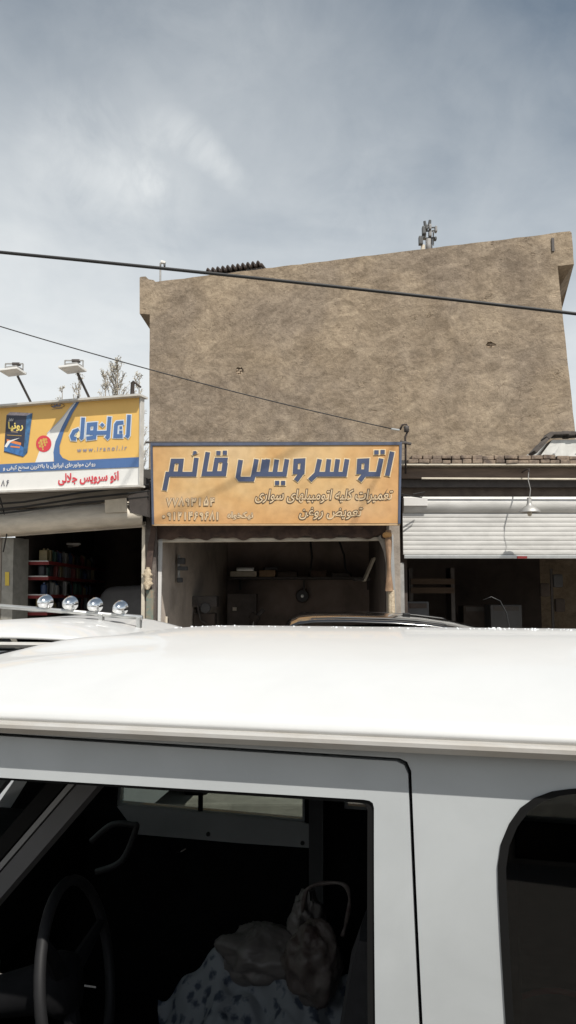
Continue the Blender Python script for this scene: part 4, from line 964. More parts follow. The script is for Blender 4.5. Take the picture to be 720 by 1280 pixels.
tree(78, 482, 36, .5, 6, 'lowest thin poplar tip between the two floodlights')

# ------------------------------------------------------------------ cables
def sag(pts, n_=24):
    o = []
    a, b_, c = pts
    for k in range(n_ + 1):
        u = k / n_; o.append(a * (1 - u) * (1 - 2 * u) + b_ * 4 * u * (1 - u) + c * u * (2 * u - 1))
    return o
tag(MB().tube(sag([at(-900, 240, 6.0), at(300, 345.5, 6.0), at(1500, 493, 6.0)]), .0145, 8).build('overhead_cable', M['copper'], smooth=True), 'thick black cable crossing the picture in front of the plastered wall', 'cable')
tag(MB().tube(sag([at(-60, 389.5, 9.3), at(225, 472, 9.7), at(490, 536, 10.02)]), .0075, 6).build('service_wire', M['copper'], smooth=True), 'thin wire running down to the bracket at the orange sign', 'wire')
# street cables high above the street, out of view; their shadows fall on the signs
up = -SUN_TRAVEL / -SUN_TRAVEL.z
def shadow_cable(p, q, t_, s_, ext_=3.0):
    d = (q - p); dd = d + up * s_ * abs(d.z); p = p + up * t_
    return MB().tube([p - dd * .05, p + dd * .5, p + dd * ext_], .013, 6)
tag(shadow_cable(SP(408, 543), SP(262, 618), 6.4, .5, 1.6).build('street_cable', M['copper']), 'cable high above the street in front of the shops, out of the picture', 'cable', 'cables above the street')
tag(shadow_cable(SP(503, 536), SP(440, 656), 6.8, .9, 1.4).build('street_cable', M['copper']), 'cable high above the street in front of the shops, out of the picture', 'cable', 'cables above the street')
tag(shadow_cable(GP(178, 562), GP(153, 608), 6.8, .9, 1.2).build('street_cable', M['copper']), 'cable high above the street in front of the shops, out of the picture', 'cable', 'cables above the street')

# ================================================================== NEAR WHITE SUV
GZ = 1.63
P0 = atz(0, 905, GZ); P1 = atz(720, 938, GZ)
ex = (P1 - P0); ex.z = 0; ex.normalize(); yaw = math.atan2(ex.y, ex.x); ey = Vector((-ex.y, ex.x, 0))
van = thing('white_suv', 'white off road car in the foreground, front window open, dirty roof gutter', 'car', (P0.x, P0.y, 0), yaw)
W = 1.58
def vp(px, py, y):        # photo pixel -> (s, y, z) on the upright plane y = const of the car
    p = on_plane(px, py, Vector((P0.x, P0.y, 0)) + ey * y, ey) - Vector((P0.x, P0.y, 0))
    return Vector((p.dot(ex), y, p.z))
S0, S1 = -.62, 3.1
SIDE = .008
# roof skin
def crown(y): q = abs(2 * y / W - 1); return .128 * (1 - q ** 2.3)
def front(s):
    if s > .12: return 1.0
    return max(0.0, 1 - .62 * ((.12 - s) / .56) ** 1.7)
def roofz_(s, y): return GZ + .004 + crown(y) * front(s) - (.012 * max(0, s - 1.2))
def rf(u, v):
    u = u ** 1.5; s = S0 + (S1 - S0) * u; y = .012 + (W - .024) * v
    dent = .012 * math.exp(-((s + .16) / .16) ** 2 - ((y - .50) / .07) ** 2) - .006 * math.exp(-((s + .05) / .2) ** 2 - ((y - .40) / .05) ** 2)
    return Vector((s, y, roofz_(s, y) + dent))
MB().grid(rf, 90, 40).build('roof', M['sunlit_paint'], van, smooth=True, local=True, solid=.012)
# headliner
MB().grid(lambda u, v: Vector((S0 + .05 + (S1 - S0 - .1) * u, .06 + (W - .12) * v, roofz_(max(.1, S0 + (S1 - S0) * u), .06 + (W - .12) * v) - .05 - (.03 if u < .05 else 0))), 20, 10).build('headliner', M['interior'], van, smooth=True, local=True)
# drip gutters: a folded channel
def gut(y0, sgn_):
    pr = [(0, .004), (-.018 * sgn_, .004), (-.020 * sgn_, .001), (-.020 * sgn_, -.005), (-.006 * sgn_, -.016), (.012 * sgn_, -.018), (.012 * sgn_, .004)]
    pr2 = [Vector((S0, y0 + a, GZ + b_)) for a, b_ in pr]
    return MB().prism(pr2, (S1 - S0, 0, 0))
MB().prism([Vector((S0, .014, GZ - .014)), Vector((S0, .014, GZ)), Vector((S0, .12, GZ)), Vector((S0, .12, GZ - .03))], (S1 - S0, 0, 0)).build('cant_rail', M['paint'], van, local=True)
gut(.012, 1).build('drip_gutter', M['gutter'], van, local=True); gut(W - .012, -1).build('drip_gutter', M['gutter'], van, local=True)
# near side body with door aperture and rear window
ZB = .42
def V2(px, py):
    p = vp(px, py, SIDE)
    for _ in range(4): p = vp(px, py, SIDE + lean_in(p.z))
    p.y = SIDE; return p
tl0 = V2(0, 918); tr = V2(512, 950.5); sl_ = (tr.z - tl0.z) / (tr.x - tl0.x)
br = V2(526.5, 1280); kx = (br.x - tr.x) / (br.z - tr.z)
def rp_(p, c, n_=5, r_=.03): return p
DX0 = -.60
def door_outline(g):
    zt_ = lambda s: tl0.z + sl_ * (s - tl0.x) - g
    cxr = tr.x - g
    pts_ = [Vector((DX0 + g, SIDE, zt_(DX0)))]
    pts_ += [Vector((cxr - .018, SIDE, zt_(cxr))), Vector((cxr - .006, SIDE, zt_(cxr) - .005)), Vector((cxr, SIDE, zt_(cxr) - .018))]
    pts_ += [Vector((cxr + kx * (ZB + .08 - tr.z), SIDE, ZB + .08)), Vector((DX0 - .35 + g, SIDE, ZB + .08)), Vector((DX0 - .35 + g, SIDE, 1.02))]
    return pts_
rw = [V2(x, y) for x, y in ((800, 984), (740, 984), (712, 986), (690, 989), (668, 997), (650, 1010), (636, 1030), (626, 1054), (622, 1082), (622.5, 1110), (626, 1180), (632, 1280))]
rw += [Vector((rw[-1].x + .012, SIDE, 1.10)), Vector((rw[-1].x + .05, SIDE, 1.06)), Vector((2.6, SIDE, 1.04)), Vector((2.66, SIDE, 1.10)), Vector((2.66, SIDE, rw[0].z - .05)), Vector((2.62, SIDE, rw[0].z))]
gt = GZ - .010
zA = DX0
outer = [Vector((S0, SIDE, gt)), Vector((S1, SIDE, gt)), Vector((S1 + .06, SIDE, ZB)), Vector((DX0 - .45, SIDE, ZB)), Vector((DX0 - .45, SIDE, 1.03))]
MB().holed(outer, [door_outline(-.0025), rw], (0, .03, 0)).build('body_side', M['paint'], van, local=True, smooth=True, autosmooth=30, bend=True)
so_ = door_outline(-.03); si_ = door_outline(.03)
MB().holed([Vector((p.x, SIDE + .037, p.z)) for p in so_], [[Vector((p.x, SIDE + .037, p.z)) for p in si_]], (0, .02, 0)).build('door_seal', M['rubber'], van, local=True, smooth=True, autosmooth=30, bend=True)
# door: frame + skin below the sill
win = [V2(x, y) for x, y in ((0, 972), (455, 999.6), (462, 1001), (466, 1004), (467.5, 1010), (469, 1280))]
wsl = (win[1].z - win[0].z) / (win[1].x - win[0].x)
winp = [Vector((DX0 + .06, SIDE, win[0].z + wsl * (DX0 + .06 - win[0].x)))] + win[1:] + [Vector((win[-1].x + .004, SIDE, 1.05)), Vector((win[-1].x - .02, SIDE, 1.02)), Vector((DX0 - .20, SIDE, 1.02)), Vector((DX0 - .20, SIDE, 1.10))]
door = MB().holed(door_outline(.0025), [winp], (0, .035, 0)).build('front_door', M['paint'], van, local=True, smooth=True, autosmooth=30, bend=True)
cen = sum(winp, Vector()) / len(winp)
win_in = [p + (cen - p).normalized() * .012 for p in winp]
MB().holed([Vector((p.x, SIDE + .004, p.z)) for p in winp], [[Vector((p.x, SIDE + .004, p.z)) for p in win_in]], (0, .028, 0)).build('window_seal', M['rubber'], door, local=True, smooth=True, autosmooth=30, bend=True)
MB().box((tr.x - .16, SIDE - .012, .92), (.14, .024, .035), bev=.01).build('handle', M['black_trim'], door, local=True)
# rear side window: rubber seal and tinted glass
rc = sum(rw, Vector()) / len(rw)
rin = [p + (rc - p).normalized() * .012 for p in rw]
MB().holed([Vector((p.x, SIDE - .003, p.z)) for p in rw], [[Vector((p.x, SIDE - .003, p.z)) for p in rin]], (0, .03, 0)).build('rear_window_seal', M['rubber'], van, local=True, smooth=True, autosmooth=30, bend=True)
MB().prism([Vector((p.x, SIDE + .012, p.z)) for p in rin], (0, .004, 0)).build('rear_window', M['tinted'], van, local=True, smooth=True, autosmooth=30, bend=True)
# far side
FYs = W - SIDE - .03
fo = [Vector((S0, FYs, gt)), Vector((S1, FYs, gt)), Vector((S1 + .06, FYs, ZB)), Vector((DX0 - .45, FYs, ZB)), Vector((DX0 - .45, FYs, 1.03))]
fa = vp(150, 1003, FYs); fb = vp(378, 1024, FYs); sil = 1.06
fwin = [Vector((fa.x, FYs, fa.z)), Vector((fa.x + .01, FYs, gt - .12)), Vector((fb.x, FYs, gt - .12)), Vector((fb.x, FYs, fb.z))]
fq = [Vector((fb.x + .16, FYs, 1.12)), Vector((fb.x + .16, FYs, gt - .12)), Vector((2.6, FYs, gt - .12)), Vector((2.6, FYs, 1.12))]
MB().holed(fo, [fwin, fq], (0, .03, 0)).build('body_side', M['paint'], van, local=True)
MB().prism([Vector((p.x, FYs + .02, p.z)) for p in fq], (0, .004, 0)).build('rear_window', M['tinted'], van, local=True)
MB().prism([Vector((p.x, FYs + .016, p.z)) for p in fwin], (0, .004, 0)).build('passenger_window', M['glass'], van, local=True)
inner = [[Vector((p.x, FYs - .010, p.z)) for p in h] for h in ([fwin[0] + Vector((-.01, 0, -.01)), fwin[1] + Vector((-.01, 0, .01)), fwin[2] + Vector((.01, 0, .01)), fwin[3] + Vector((.01, 0, -.01))], [fq[0] + Vector((-.01, 0, -.01)), fq[1] + Vector((-.01, 0, .01)), fq[2] + Vector((.01, 0, .01)), fq[3] + Vector((.01, 0, -.01))])]
MB().holed([Vector((S0 + .02, FYs - .010, gt - .01)), Vector((S1 - .1, FYs - .010, gt - .01)), Vector((S1 - .1, FYs - .010, ZB)), Vector((DX0 - .4, FYs - .010, ZB)), Vector((DX0 - .4, FYs - .010, 1.0))], inner, (0, .006, 0)).build('inner_lining', M['interior'], van, local=True)
# passenger window divider, dark inner frame
dv = vp(250, 1000, FYs - .01)
MB().box((dv.x, FYs - .004, 1.33), (.015, .012, .6)).build('window_divider', M['rubber'], van, local=True)
# pale metal top of the far door, B pillar
yb_ = FYs - .02
beam = [vp(x, y, yb_) for x, y in ((146, 1008), (160, 1006), (378, 1028), (386, 1031), (388, 1060), (300, 1054), (172, 1043))]
bo = MB().prism(beam, (0, .018, 0)).build('passenger_door_top', M['interior_grey'], van, local=True)
for (x, y) in ((260, 1043), (378, 1054)):
    c = vp(x, y, yb_ - .003); MB().lathe([(0, -.002), (.007, -.002), (.008, .003)], c, (0, 1, 0), 10).build('screw', M['black_trim'], bo, local=True)
dt = [vp(x, y, yb_ + .002) for x, y in ((120, 1043), (384, 1058), (386, 1400), (120, 1400))]
MB().prism(dt, (0, .015, 0)).build('passenger_door_trim', M['interior'], van, local=True)
MB().prism([vp(x, y, yb_ - .03) for x, y in ((386, 985), (404, 985), (404, 1130), (386, 1130))], (0, .03, 0)).build('door_pillar', M['trim_grey'], van, local=True)
c = vp(221, 1063, yb_ - .03)
MB().tube([c + Vector((-.03, 0, .006)), c + Vector((-.015, -.01, -.004)), c + Vector((.02, -.01, -.002)), c + Vector((.035, 0, .006))], .005, 6).build('door_pull', M['chrome'], van, local=True)
# inner near windscreen pillar, cowl, windscreen, dash, wheel
pa = vp(112, 978, .22); pb = vp(-30, 1142, .22)
d_ = (pb - pa).normalized(); nrm = Vector((-d_.z, 0, d_.x))
def strut(a, b, w_, off, d):
    return MB().prism([a + nrm * (off - w_ / 2), b + nrm * (off - w_ / 2), b + nrm * (off + w_ / 2), a + nrm * (off + w_ / 2)], (0, d, 0))
pa_u = pa - d_ * .16
strut(pa_u, pb, .034, 0, .05).build('windscreen_pillar', M['trim_grey'], van, local=True)
sgn2 = -1 if nrm.x > 0 else 1
strut(pa_u, pb, .010, sgn2 * .026, .03).build('pillar_trim', mat('satin pillar trim', (.16, .16, .16), .5), van, local=True)
strut(pa_u, pb, .030, sgn2 * .050, .04).build('pillar_seal', M['rubber'], van, local=True)
H0 = Vector((S0 + .02, .08, GZ - .03)); Hb = Vector((-1.10, .06, 1.08))
MB().prism([H0, Hb, Vector((Hb.x, W - .06, Hb.z)), Vector((H0.x, W - .08, H0.z))], Vector((.005, 0, .005))).build('windscreen', M['glass'], van, local=True)
for y in (.05, W - .05): MB().tube([Vector((S0 + .01, y, GZ - .02)), Vector((-1.08, y, 1.06))], .028, 8).build('front_pillar', M['paint'], van, local=True)
MB().box((S0 + .0, W / 2, GZ - .045), (.09, W - .14, .06), bev=.02).build('windscreen_header', M['interior'], van, local=True)
MB().box((-.86, W / 2, .90), (.46, W - .16, .30), bev=.05).build('dashboard', M['interior'], van, local=True)
MB().box((-.66, .42, 1.05), (.22, .40, .12), bev=.04).build('instrument_hood', M['interior'], van, local=True)
# steering wheel
wc = vp(98, 1226, .36); wax = Vector((.93, .17, .20)).normalized()
a_ = wax.orthogonal().normalized(); b_2 = wax.cross(a_)
sw = MB().tube([wc + (a_ * math.cos(q) + b_2 * math.sin(q)) * .195 for q in [2 * math.pi * k / 40 for k in range(41)]], .0115, 10, False).build('steering_wheel', mat('worn wheel grip', (.012, .012, .013), .6, spec=.25), van, smooth=True, local=True)
mb = MB()
for k in range(3):
    q = R(90) + k * R(120); mb.tube([wc - wax * .03, wc + (a_ * math.cos(q) + b_2 * math.sin(q)) * .19], [.022, .010], 8)
mb.build('spokes', M['interior'], sw, local=True)
MB().lathe([(0, .02), (.055, .012), (.065, -.02), (.05, -.05), (.025, -.32)], wc - wax * .02, wax, 20).build('hub', M['interior'], sw, smooth=True, local=True)
# dash grab handle on the passenger side
g = [vp(x, y, 1.15) for x, y in ((114, 1052), (140, 1031), (166, 1031), (170, 1036), (152, 1076), (120, 1090))]
MB().tube(smooth_path(g), .010, 8).build('grab_handle', mat('satin grey plastic', (.05, .05, .05), .45), van, smooth=True, local=True)
# seats
def seat(y0, nm, dz=0.0):
    st = MB().box((.02 + .28, y0, .66 + dz), (.52, .48, .16), bev=.05).build(nm, M['seat'], van, local=True)
    MB().box((.60, y0, .98), (.14, .46, .56), ry=R(10), bev=.055).build('backrest', M['seat'], st, local=True)
    MB().box((.68, y0, 1.34), (.09, .25, .15), ry=R(10), bev=.04).build('headrest', M['seat'], st, local=True)
seat(.42, 'driver_seat'); seat(1.18, 'passenger_seat', -.16)
MB().box((1.75, W / 2, .70), (.5, W - .3, .2), bev=.06).build('rear_bench', M['seat'], van, local=True)
MB().box((2.05, W / 2, .95), (.14, W - .3, .45), ry=R(8), bev=.05).build('rear_bench_back', M['seat'], van, local=True)
MB().box((.85, W / 2, .40), (4.0, W - .14, .05)).build('floor_pan', M['interior'], van, local=True)
MB().box((tr.x + .09, .14, 1.05), (.14, .05, .9), bev=.02).build('pillar_trim', M['interior'], van, local=True)
# front end, rear end, wheels
hood = [Vector((-1.08, .03, 1.03)), Vector((-1.9, .06, .98)), Vector((-2.0, .08, .90)), Vector((-2.02, .08, .45)), Vector((-1.05, .03, .42))]
MB().prism(hood, (0, W - .1, 0)).build('bonnet', M['paint_shade'], van, local=True)
MB().prism([Vector((S1 - .02, .03, gt)), Vector((S1 + .05, .03, .5)), Vector((S1 + .01, .03, .5)), Vector((S1 - .06, .03, gt))], (0, W - .06, 0)).build('tailgate', M['paint'], van, local=True)
MB().box((-2.06, W / 2, .52), (.12, W, .16), bev=.03).build('bumper', M['black_trim'], van, local=True)
for s_ in (-1.45, 2.3):
    for y in (.11, W - .11):
        wh = MB().lathe([(.19, -.10), (.33, -.10), (.37, -.07), (.37, .07), (.33, .10), (.19, .10)], (s_, y, .37), (0, 1, 0), 32).build('wheel', M['rubber'], van, smooth=True, local=True, autosmooth=40)
        MB().lathe([(0, -.07), (.10, -.08), (.19, -.06), (.19, .06), (0, .06)], (s_, y, .37), (0, 1, 0), 24).build('rim', M['alu'], wh, smooth=True, local=True, autosmooth=40)
    MB().box((s_, W / 2, .62), (.9, W - .06, .3)).build('wheel_housing', M['interior'], van, local=True)
for y in (.3, W - .3): MB().lathe([(0, -.02), (.07, -.02), (.09, .01), (.09, .05)], (-2.03, y, .75), (1, 0, 0), 18).build('headlight', M['chrome'], van, local=True)

# red piped spare cover behind the rear window
c = vp(700, 1262, .55)
mwv = Matrix.Translation(van.location) @ van.rotation_euler.to_matrix().to_4x4()
def tow(v): return mwv @ v
sc_ = thing('round_cushion', 'round grey cushion with red piping behind the tinted rear window', 'cushion', tow(Vector((c.x, .55, c.z - .2))))
MB().lathe([(0, -.04), (.12, -.035), (.15, 0), (.12, .035), (0, .04)], tow(c + Vector((0, 0, -.11))), ey, 28).build('cushion', M['trim_grey'], sc_, smooth=True)
cc_ = tow(c + Vector((0, 0, -.11))); MB().tube([cc_ + (ex * math.cos(q) + Vector((0, 0, 1)) * math.sin(q)) * .15 - ey * .01 for q in [2 * math.pi * k / 36 for k in range(37)]], .006, 6, False).build('piping', M['red'], sc_, smooth=True)

# ---- bags on the passenger seat
from mathutils import noise as mnoise
def lump(c, rad, seed, amp, fr_, nu=90, nv=60, crumple=.06):
    def fn(u, v):
        th = u * 2 * math.pi; ph = (v - .5) * math.pi
        d = Vector((math.cos(ph) * math.cos(th), math.cos(ph) * math.sin(th), math.sin(ph)))
        o_ = Vector((seed, seed * .7, -seed))
        r_ = 1 + amp * mnoise.noise(d * fr_ + o_)
        wv = d + .35 * Vector((mnoise.noise(d * 2.1 + o_), mnoise.noise(d * 2.1 + o_ * 2), mnoise.noise(d * 2.1 - o_)))
        for ff, am in ((1.7, 1.0), (3.3, .6), (6.5, .3)): r_ += crumple * am * ((1 - abs(mnoise.noise(wv * fr_ * ff * .6 + o_ * ff))) ** 5 - .35)
        return tow(Vector((c.x + d.x * rad[0] * r_, c.y + d.y * rad[1] * r_, c.z + d.z * rad[2] * r_)))
    return MB().grid(fn, nu, nv)
plast = mat('milky plastic bag', (.20, .18, .17), .4, var=.35, vscale=9); prt = mat('printed bag', (.19, .165, .15), .45, col2=(.07, .045, .04), vscale=11)
clo = mat('pale floral cloth', (.19, .20, .22), .9)
_t = clo.node_tree; _tc = _t.nodes.new('ShaderNodeTexCoord'); _v = _t.nodes.new('ShaderNodeTexVoronoi'); _v.inputs['Scale'].default_value = 26; _n = _t.nodes.new('ShaderNodeTexNoise'); _n.inputs['Scale'].default_value = 60
_a = _t.nodes.new('ShaderNodeMath'); _a.operation = 'MULTIPLY_ADD'; _a.inputs[1].default_value = .75
_r = _t.nodes.new('ShaderNodeValToRGB'); _r.color_ramp.elements[0].position = .62; _r.color_ramp.elements[0].color = (.07, .085, .12, 1); _r.color_ramp.elements[1].position = .86; _r.color_ramp.elements[1].color = (.30, .32, .345, 1)
_t.links.new(_tc.outputs['Object'], _v.inputs['Vector']); _t.links.new(_tc.outputs['Object'], _n.inputs['Vector']); _t.links.new(_n.outputs['Fac'], _a.inputs[0]); _t.links.new(_v.outputs['Distance'], _a.inputs[2]); _t.links.new(_a.outputs[0], _r.inputs[0]); _t.links.new(_r.outputs[0], _t.nodes['Principled BSDF'].inputs['Base Color'])
yS = 1.02
cloth_c = vp(335, 1290, yS); cl_o = thing('floral_cloth', 'pale patterned cloth crumpled on the passenger seat under the bags', 'cloth', tow(Vector((cloth_c.x, yS, .72))))
def cl(u, v):
    px = 200 + u * 268; d = vp(px, 1200, yS + .12)
    k_ = abs(2 * u - 1); zt_ = 1190 + 60 * k_ ** 3 + 10 * math.sin(u * 17) + 6 * math.sin(u * 41)
    p = vp(px, zt_ + v * 190, yS + .12 - v * .28)
    q = mnoise.voronoi(Vector((u * 5, v * 3.5, 1)))[0]; q2_ = mnoise.voronoi(Vector((u * 11, v * 8, 4)))[0]
    p.z += .02 * mnoise.noise(Vector((u * 9, v * 7, 2))) + .02 * (q[1] - q[0]); p.y -= .035 * (q[1] - q[0]) + .012 * (q2_[1] - q2_[0])
    return tow(p)
MB().grid(cl, 110, 60).build('cloth_sheet', clo, cl_o, smooth=True, solid=.006)
bc_ = vp(330, 1190, yS + .12); bg_ = thing('plastic_bag', 'milky plastic bag heaped behind the printed bag on the seat', 'bag', tow(Vector((bc_.x, bc_.y, .8))))
lump(bc_, (.135, .11, .072), 4, .30, 1.9).build('bag_body', plast, bg_, smooth=True)
bc_ = vp(385, 1160, yS + .16); lump(bc_, (.05, .07, .10), 9, .4, 2.5).build('bag_neck', plast, bg_, smooth=True)
bc_ = vp(392, 1205, yS + .0); b3 = thing('printed_bag', 'printed carrier bag with a loop handle standing on the patterned cloth', 'bag', tow(Vector((bc_.x, bc_.y, .8))))
lump(bc_, (.085, .07, .105), 21, .3, 1.8).build('bag_body', prt, b3, smooth=True)
hd = [vp(x, y, yS + .03) for x, y in ((378, 1140), (384, 1112), (405, 1104), (430, 1106), (437, 1125), (432, 1155), (428, 1170))]
MB().tube(smooth_path([tow(p) for p in hd]), [.004 + .003 * abs(math.sin(k * .4)) for k in range(37)], 6).build('handle', prt, b3, smooth=True)
# ---- ice grains along the crest of the roof
rnd = random.Random(3); mb = MB()
def crest_y(s): return W / 2 + rnd.uniform(-.10, .14)
for k in range(120):
    px = rnd.uniform(225, 720) if k % 4 else rnd.uniform(430, 700)
    s = vp(px, 790, W * .55).x; y = W * .5 + abs(rnd.gauss(0, .055)) - .02; z = roofz_(s, y)
    sz = rnd.uniform(.0008, .0022) * (1.7 if rnd.random() < .10 else 1)
    if px > 430: y -= .03 * rnd.random()
    mb.box((s, y, z + .006 + sz * .4), (sz * rnd.uniform(1, 2.6), sz * 1.4, sz), rz=rnd.uniform(0, 3), bev=sz * .3)
MBs = MB(); MBs.v = [tow(v) for v in mb.v]; MBs.f = mb.f
tag(MBs.build('ice_grains', M['ice']), 'white ice grains scattered along the crest of the foreground car roof', 'ice', kind='stuff')

# ================================================================== SECOND WHITE SUV (seen from behind, lamp bar on the roof)
q0 = atz(0, 803, 1.575); q1 = atz(52, 808.5, 1.575)
e2 = (q1 - q0); e2.z = 0; e2.normalize()
yaw2 = math.atan2(e2.y, e2.x); yaw2 = max(R(-8), min(R(-4), yaw2))
e2 = Vector((math.cos(yaw2), math.sin(yaw2), 0)); f2 = Vector((-e2.y, e2.x, 0))
rc_ = on_plane(140, 792, q0, f2)         # right end of the roof's rear edge
W2 = 1.56
o2 = Vector((rc_.x, rc_.y, 0)) - e2 * W2
suv = thing('white_suv', 'white car with four chrome lamps on its roof bar, parked before the left shop', 'car', o2, yaw2)
Z2 = 1.575; LR = 1.7
def r2(u, v):
    x = W2 * u; y = LR * v; q = abs(2 * u - 1); return Vector((x, y, Z2 + .115 * (1 - q ** 2.2) * (1 - (1 - min(1, v * 3.5)) ** 2 * .75)))
MB().grid(r2, 40, 24).build('roof', M['sunlit_paint'], suv, smooth=True, local=True, solid=.012)
MB().prism([Vector((-.01, -.015, Z2 + .004)), Vector((-.01, -.03, Z2 - .012)), Vector((-.01, -.01, Z2 - .03)), Vector((-.01, .02, Z2 - .03)), Vector((-.01, .02, Z2 + .0))], (W2 + .02, 0, 0)).build('drip_gutter', M['gutter'], suv, local=True)
for x in (-.0, W2): MB().box((x, LR / 2, Z2 - .012), (.03, LR, .025), bev=.004).build('drip_gutter', M['gutter'], suv, local=True)
back_o = [Vector((.03, 0, Z2 - .035)), Vector((W2 - .03, 0, Z2 - .035)), Vector((W2 - .0, -.06, .5)), Vector((0, -.06, .5))]
bw = [Vector((.18, -.010, Z2 - .13)), Vector((W2 - .18, -.010, Z2 - .13)), Vector((W2 - .14, -.032, 1.05)), Vector((.14, -.032, 1.05))]
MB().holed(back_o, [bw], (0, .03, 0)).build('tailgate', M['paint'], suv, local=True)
MB().prism([p + Vector((0, .012, 0)) for p in bw], (0, .004, 0)).build('rear_window', M['tinted'], suv, local=True)
MB().holed([p + Vector((0, -.004, 0)) for p in bw], [[p + (sum(bw, Vector()) / 4 - p).normalized() * .03 + Vector((0, -.004, 0)) for p in bw]], (0, .02, 0)).build('window_seal', M['rubber'], suv, local=True)
MB().box((W2 / 2, .005, Z2 - .042), (W2 - .1, .02, .012)).build('tailgate_gap', M['rubber'], suv, local=True)
for x, sg in ((.0, 1), (W2 - .03, -1)):
    so_ = [Vector((x, .035, Z2 - .03)), Vector((x, LR - .05, Z2 - .03)), Vector((x, LR + .5, 1.02)), Vector((x, LR + .5, .45)), Vector((x, -.03, .45))]
    h1 = [Vector((x, .15, 1.05)), Vector((x, .15, Z2 - .12)), Vector((x, .75, Z2 - .12)), Vector((x, .75, 1.05))]
    h2 = [Vector((x, .85, 1.05)), Vector((x, .85, Z2 - .12)), Vector((x, LR - .12, Z2 - .12)), Vector((x, LR + .25, 1.05))]
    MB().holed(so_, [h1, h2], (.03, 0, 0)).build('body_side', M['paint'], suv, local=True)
    for h in (h1, h2): MB().prism([p + Vector((.013, 0, 0)) for p in h], (.004, 0, 0)).build('side_window', M['tinted'], suv, local=True)
MB().prism([Vector((.06, LR, Z2 - .02)), Vector((W2 - .06, LR, Z2 - .02)), Vector((W2 - .04, LR + .45, 1.03)), Vector((.04, LR + .45, 1.03))], (0, .006, .004)).build('windscreen', M['tinted'], suv, local=True)
MB().prism([Vector((.0, LR + .5, 1.02)), Vector((0, LR + 1.5, .95)), Vector((0, LR + 1.6, .85)), Vector((0, LR + 1.6, .45)), Vector((0, LR + .5, .45))], (W2, 0, 0)).build('bonnet', M['paint'], suv, local=True)
MB().box((W2 / 2, -.1, .5), (W2, .14, .16), bev=.03).build('bumper', M['black_trim'], suv, local=True)
MB().box((W2 / 2, 1.4, .45), (W2 - .12, 3.0, .06)).build('floor_pan', M['interior'], suv, local=True)
for x in (.09, W2 - .09): MB().box((x, -.05, 1.02), (.09, .03, .24), bev=.01).build('tail_light', M['red'], suv, local=True)
for y in (.6, LR + .95):
    for x in (.12, W2 - .12):
        wh = MB().lathe([(.19, -.10), (.33, -.10), (.36, -.07), (.36, .07), (.33, .10), (.19, .10)], (x, y, .36), (1, 0, 0), 28).build('wheel', M['rubber'], suv, smooth=True, local=True, autosmooth=40)
        MB().lathe([(0, -.07), (.10, -.08), (.19, -.06), (.19, .06), (0, .06)], (x, y, .36), (1, 0, 0), 20).build('rim', M['alu'], wh, smooth=True, local=True, autosmooth=40)
# roof bar with lamps
barY = .95
bp0 = o2 + f2 * barY
def bpx(px, py, dy=0.0):
    p = on_plane(px, py, bp0 + f2 * dy, f2) - o2; return Vector((p.dot(e2), p.dot(f2), p.z))
L0 = bpx(-45, 754); L1 = bpx(178, 772)
bar = MB().tube([L0, L1], .017, 10).build('lamp_bar', M['alu'], suv, smooth=True, local=True)
for px, py in ((127, 769), (-20, 757), (174, 773)):
    p = bpx(px, py); MB().box((p.x, p.y, p.z - .035), (.03, .05, .09), bev=.008).build('bar_foot', M['alu'], bar, local=True)
for px, py in ((57, 754.5), (88, 756.5), (119, 758.5), (150.5, 762)):
    p = bpx(px, py, .0); rr_ = .052
    prof_ = [(0.0, -.085)] + [(rr_ * math.sin(a * math.pi / 2 / 7), -.085 * math.cos(a * math.pi / 2 / 7)) for a in range(1, 8)] + [(rr_ * 1.05, .012), (rr_ * .9, .02), (0, .022)]
    lm = MB().lathe(prof_, p + Vector((0, 0, .012)), (0, 1, .12), 28).build('roof_lamp', M['chrome'], bar, smooth=True, local=True, autosmooth=50)
    MB().tube([p + Vector((0, 0, -.03)), p + Vector((0, 0, -.045))], .012, 8).build('lamp_stem', M['alu'], lm, local=True)

# ================================================================== BLACK CAR behind, nose to the right
kY0, kY1 = 6.9, 8.3
blk = thing('black_car', 'glossy black estate car with roof rails and whip aerial, parked before the middle garage', 'car', (at(480, 790, 7.6).x, 7.6, 0))
def kp(px, py, Y): return at(px, py, Y)
sil_far = [(358, 776), (363, 769.5), (372, 765.8), (390, 763.8), (430, 763.6), (480, 765.2), (520, 768.2), (555, 773), (585, 779.5), (610, 786)]
cross = []
def blk_roof(u, v):
    k = u * (len(sil_far) - 1); i = min(int(k), len(sil_far) - 2); f_ = k - i
    px = sil_far[i][0] + (sil_far[i + 1][0] - sil_far[i][0]) * f_; py = sil_far[i][1] + (sil_far[i + 1][1] - sil_far[i][1]) * f_
    p = at(px, py, 7.6); q = abs(2 * v - 1)
    return Vector((p.x, kY0 + (kY1 - kY0) * v, p.z - .075 * q ** 3 - .012))
MB().grid(blk_roof, 54, 24).build('roof', M['black_paint'], blk, smooth=True, solid=.01)
xa = at(358, 776, 7.6); xz = at(610, 786, 7.6)
bodyp = [Vector((xa.x, 0, xa.z - .10)), Vector((xa.x - .22, 0, 1.0)), Vector((xa.x - .28, 0, .45)), Vector((xz.x + 1.75, 0, .45)), Vector((xz.x + 1.75, 0, .8)), Vector((xz.x + 1.5, 0, .98)), Vector((xz.x + .85, 0, 1.06)), Vector((xz.x + .02, 0, xz.z - .10)), Vector((at(520, 768, 7.6).x, 0, at(520, 768, 7.6).z - .1))]
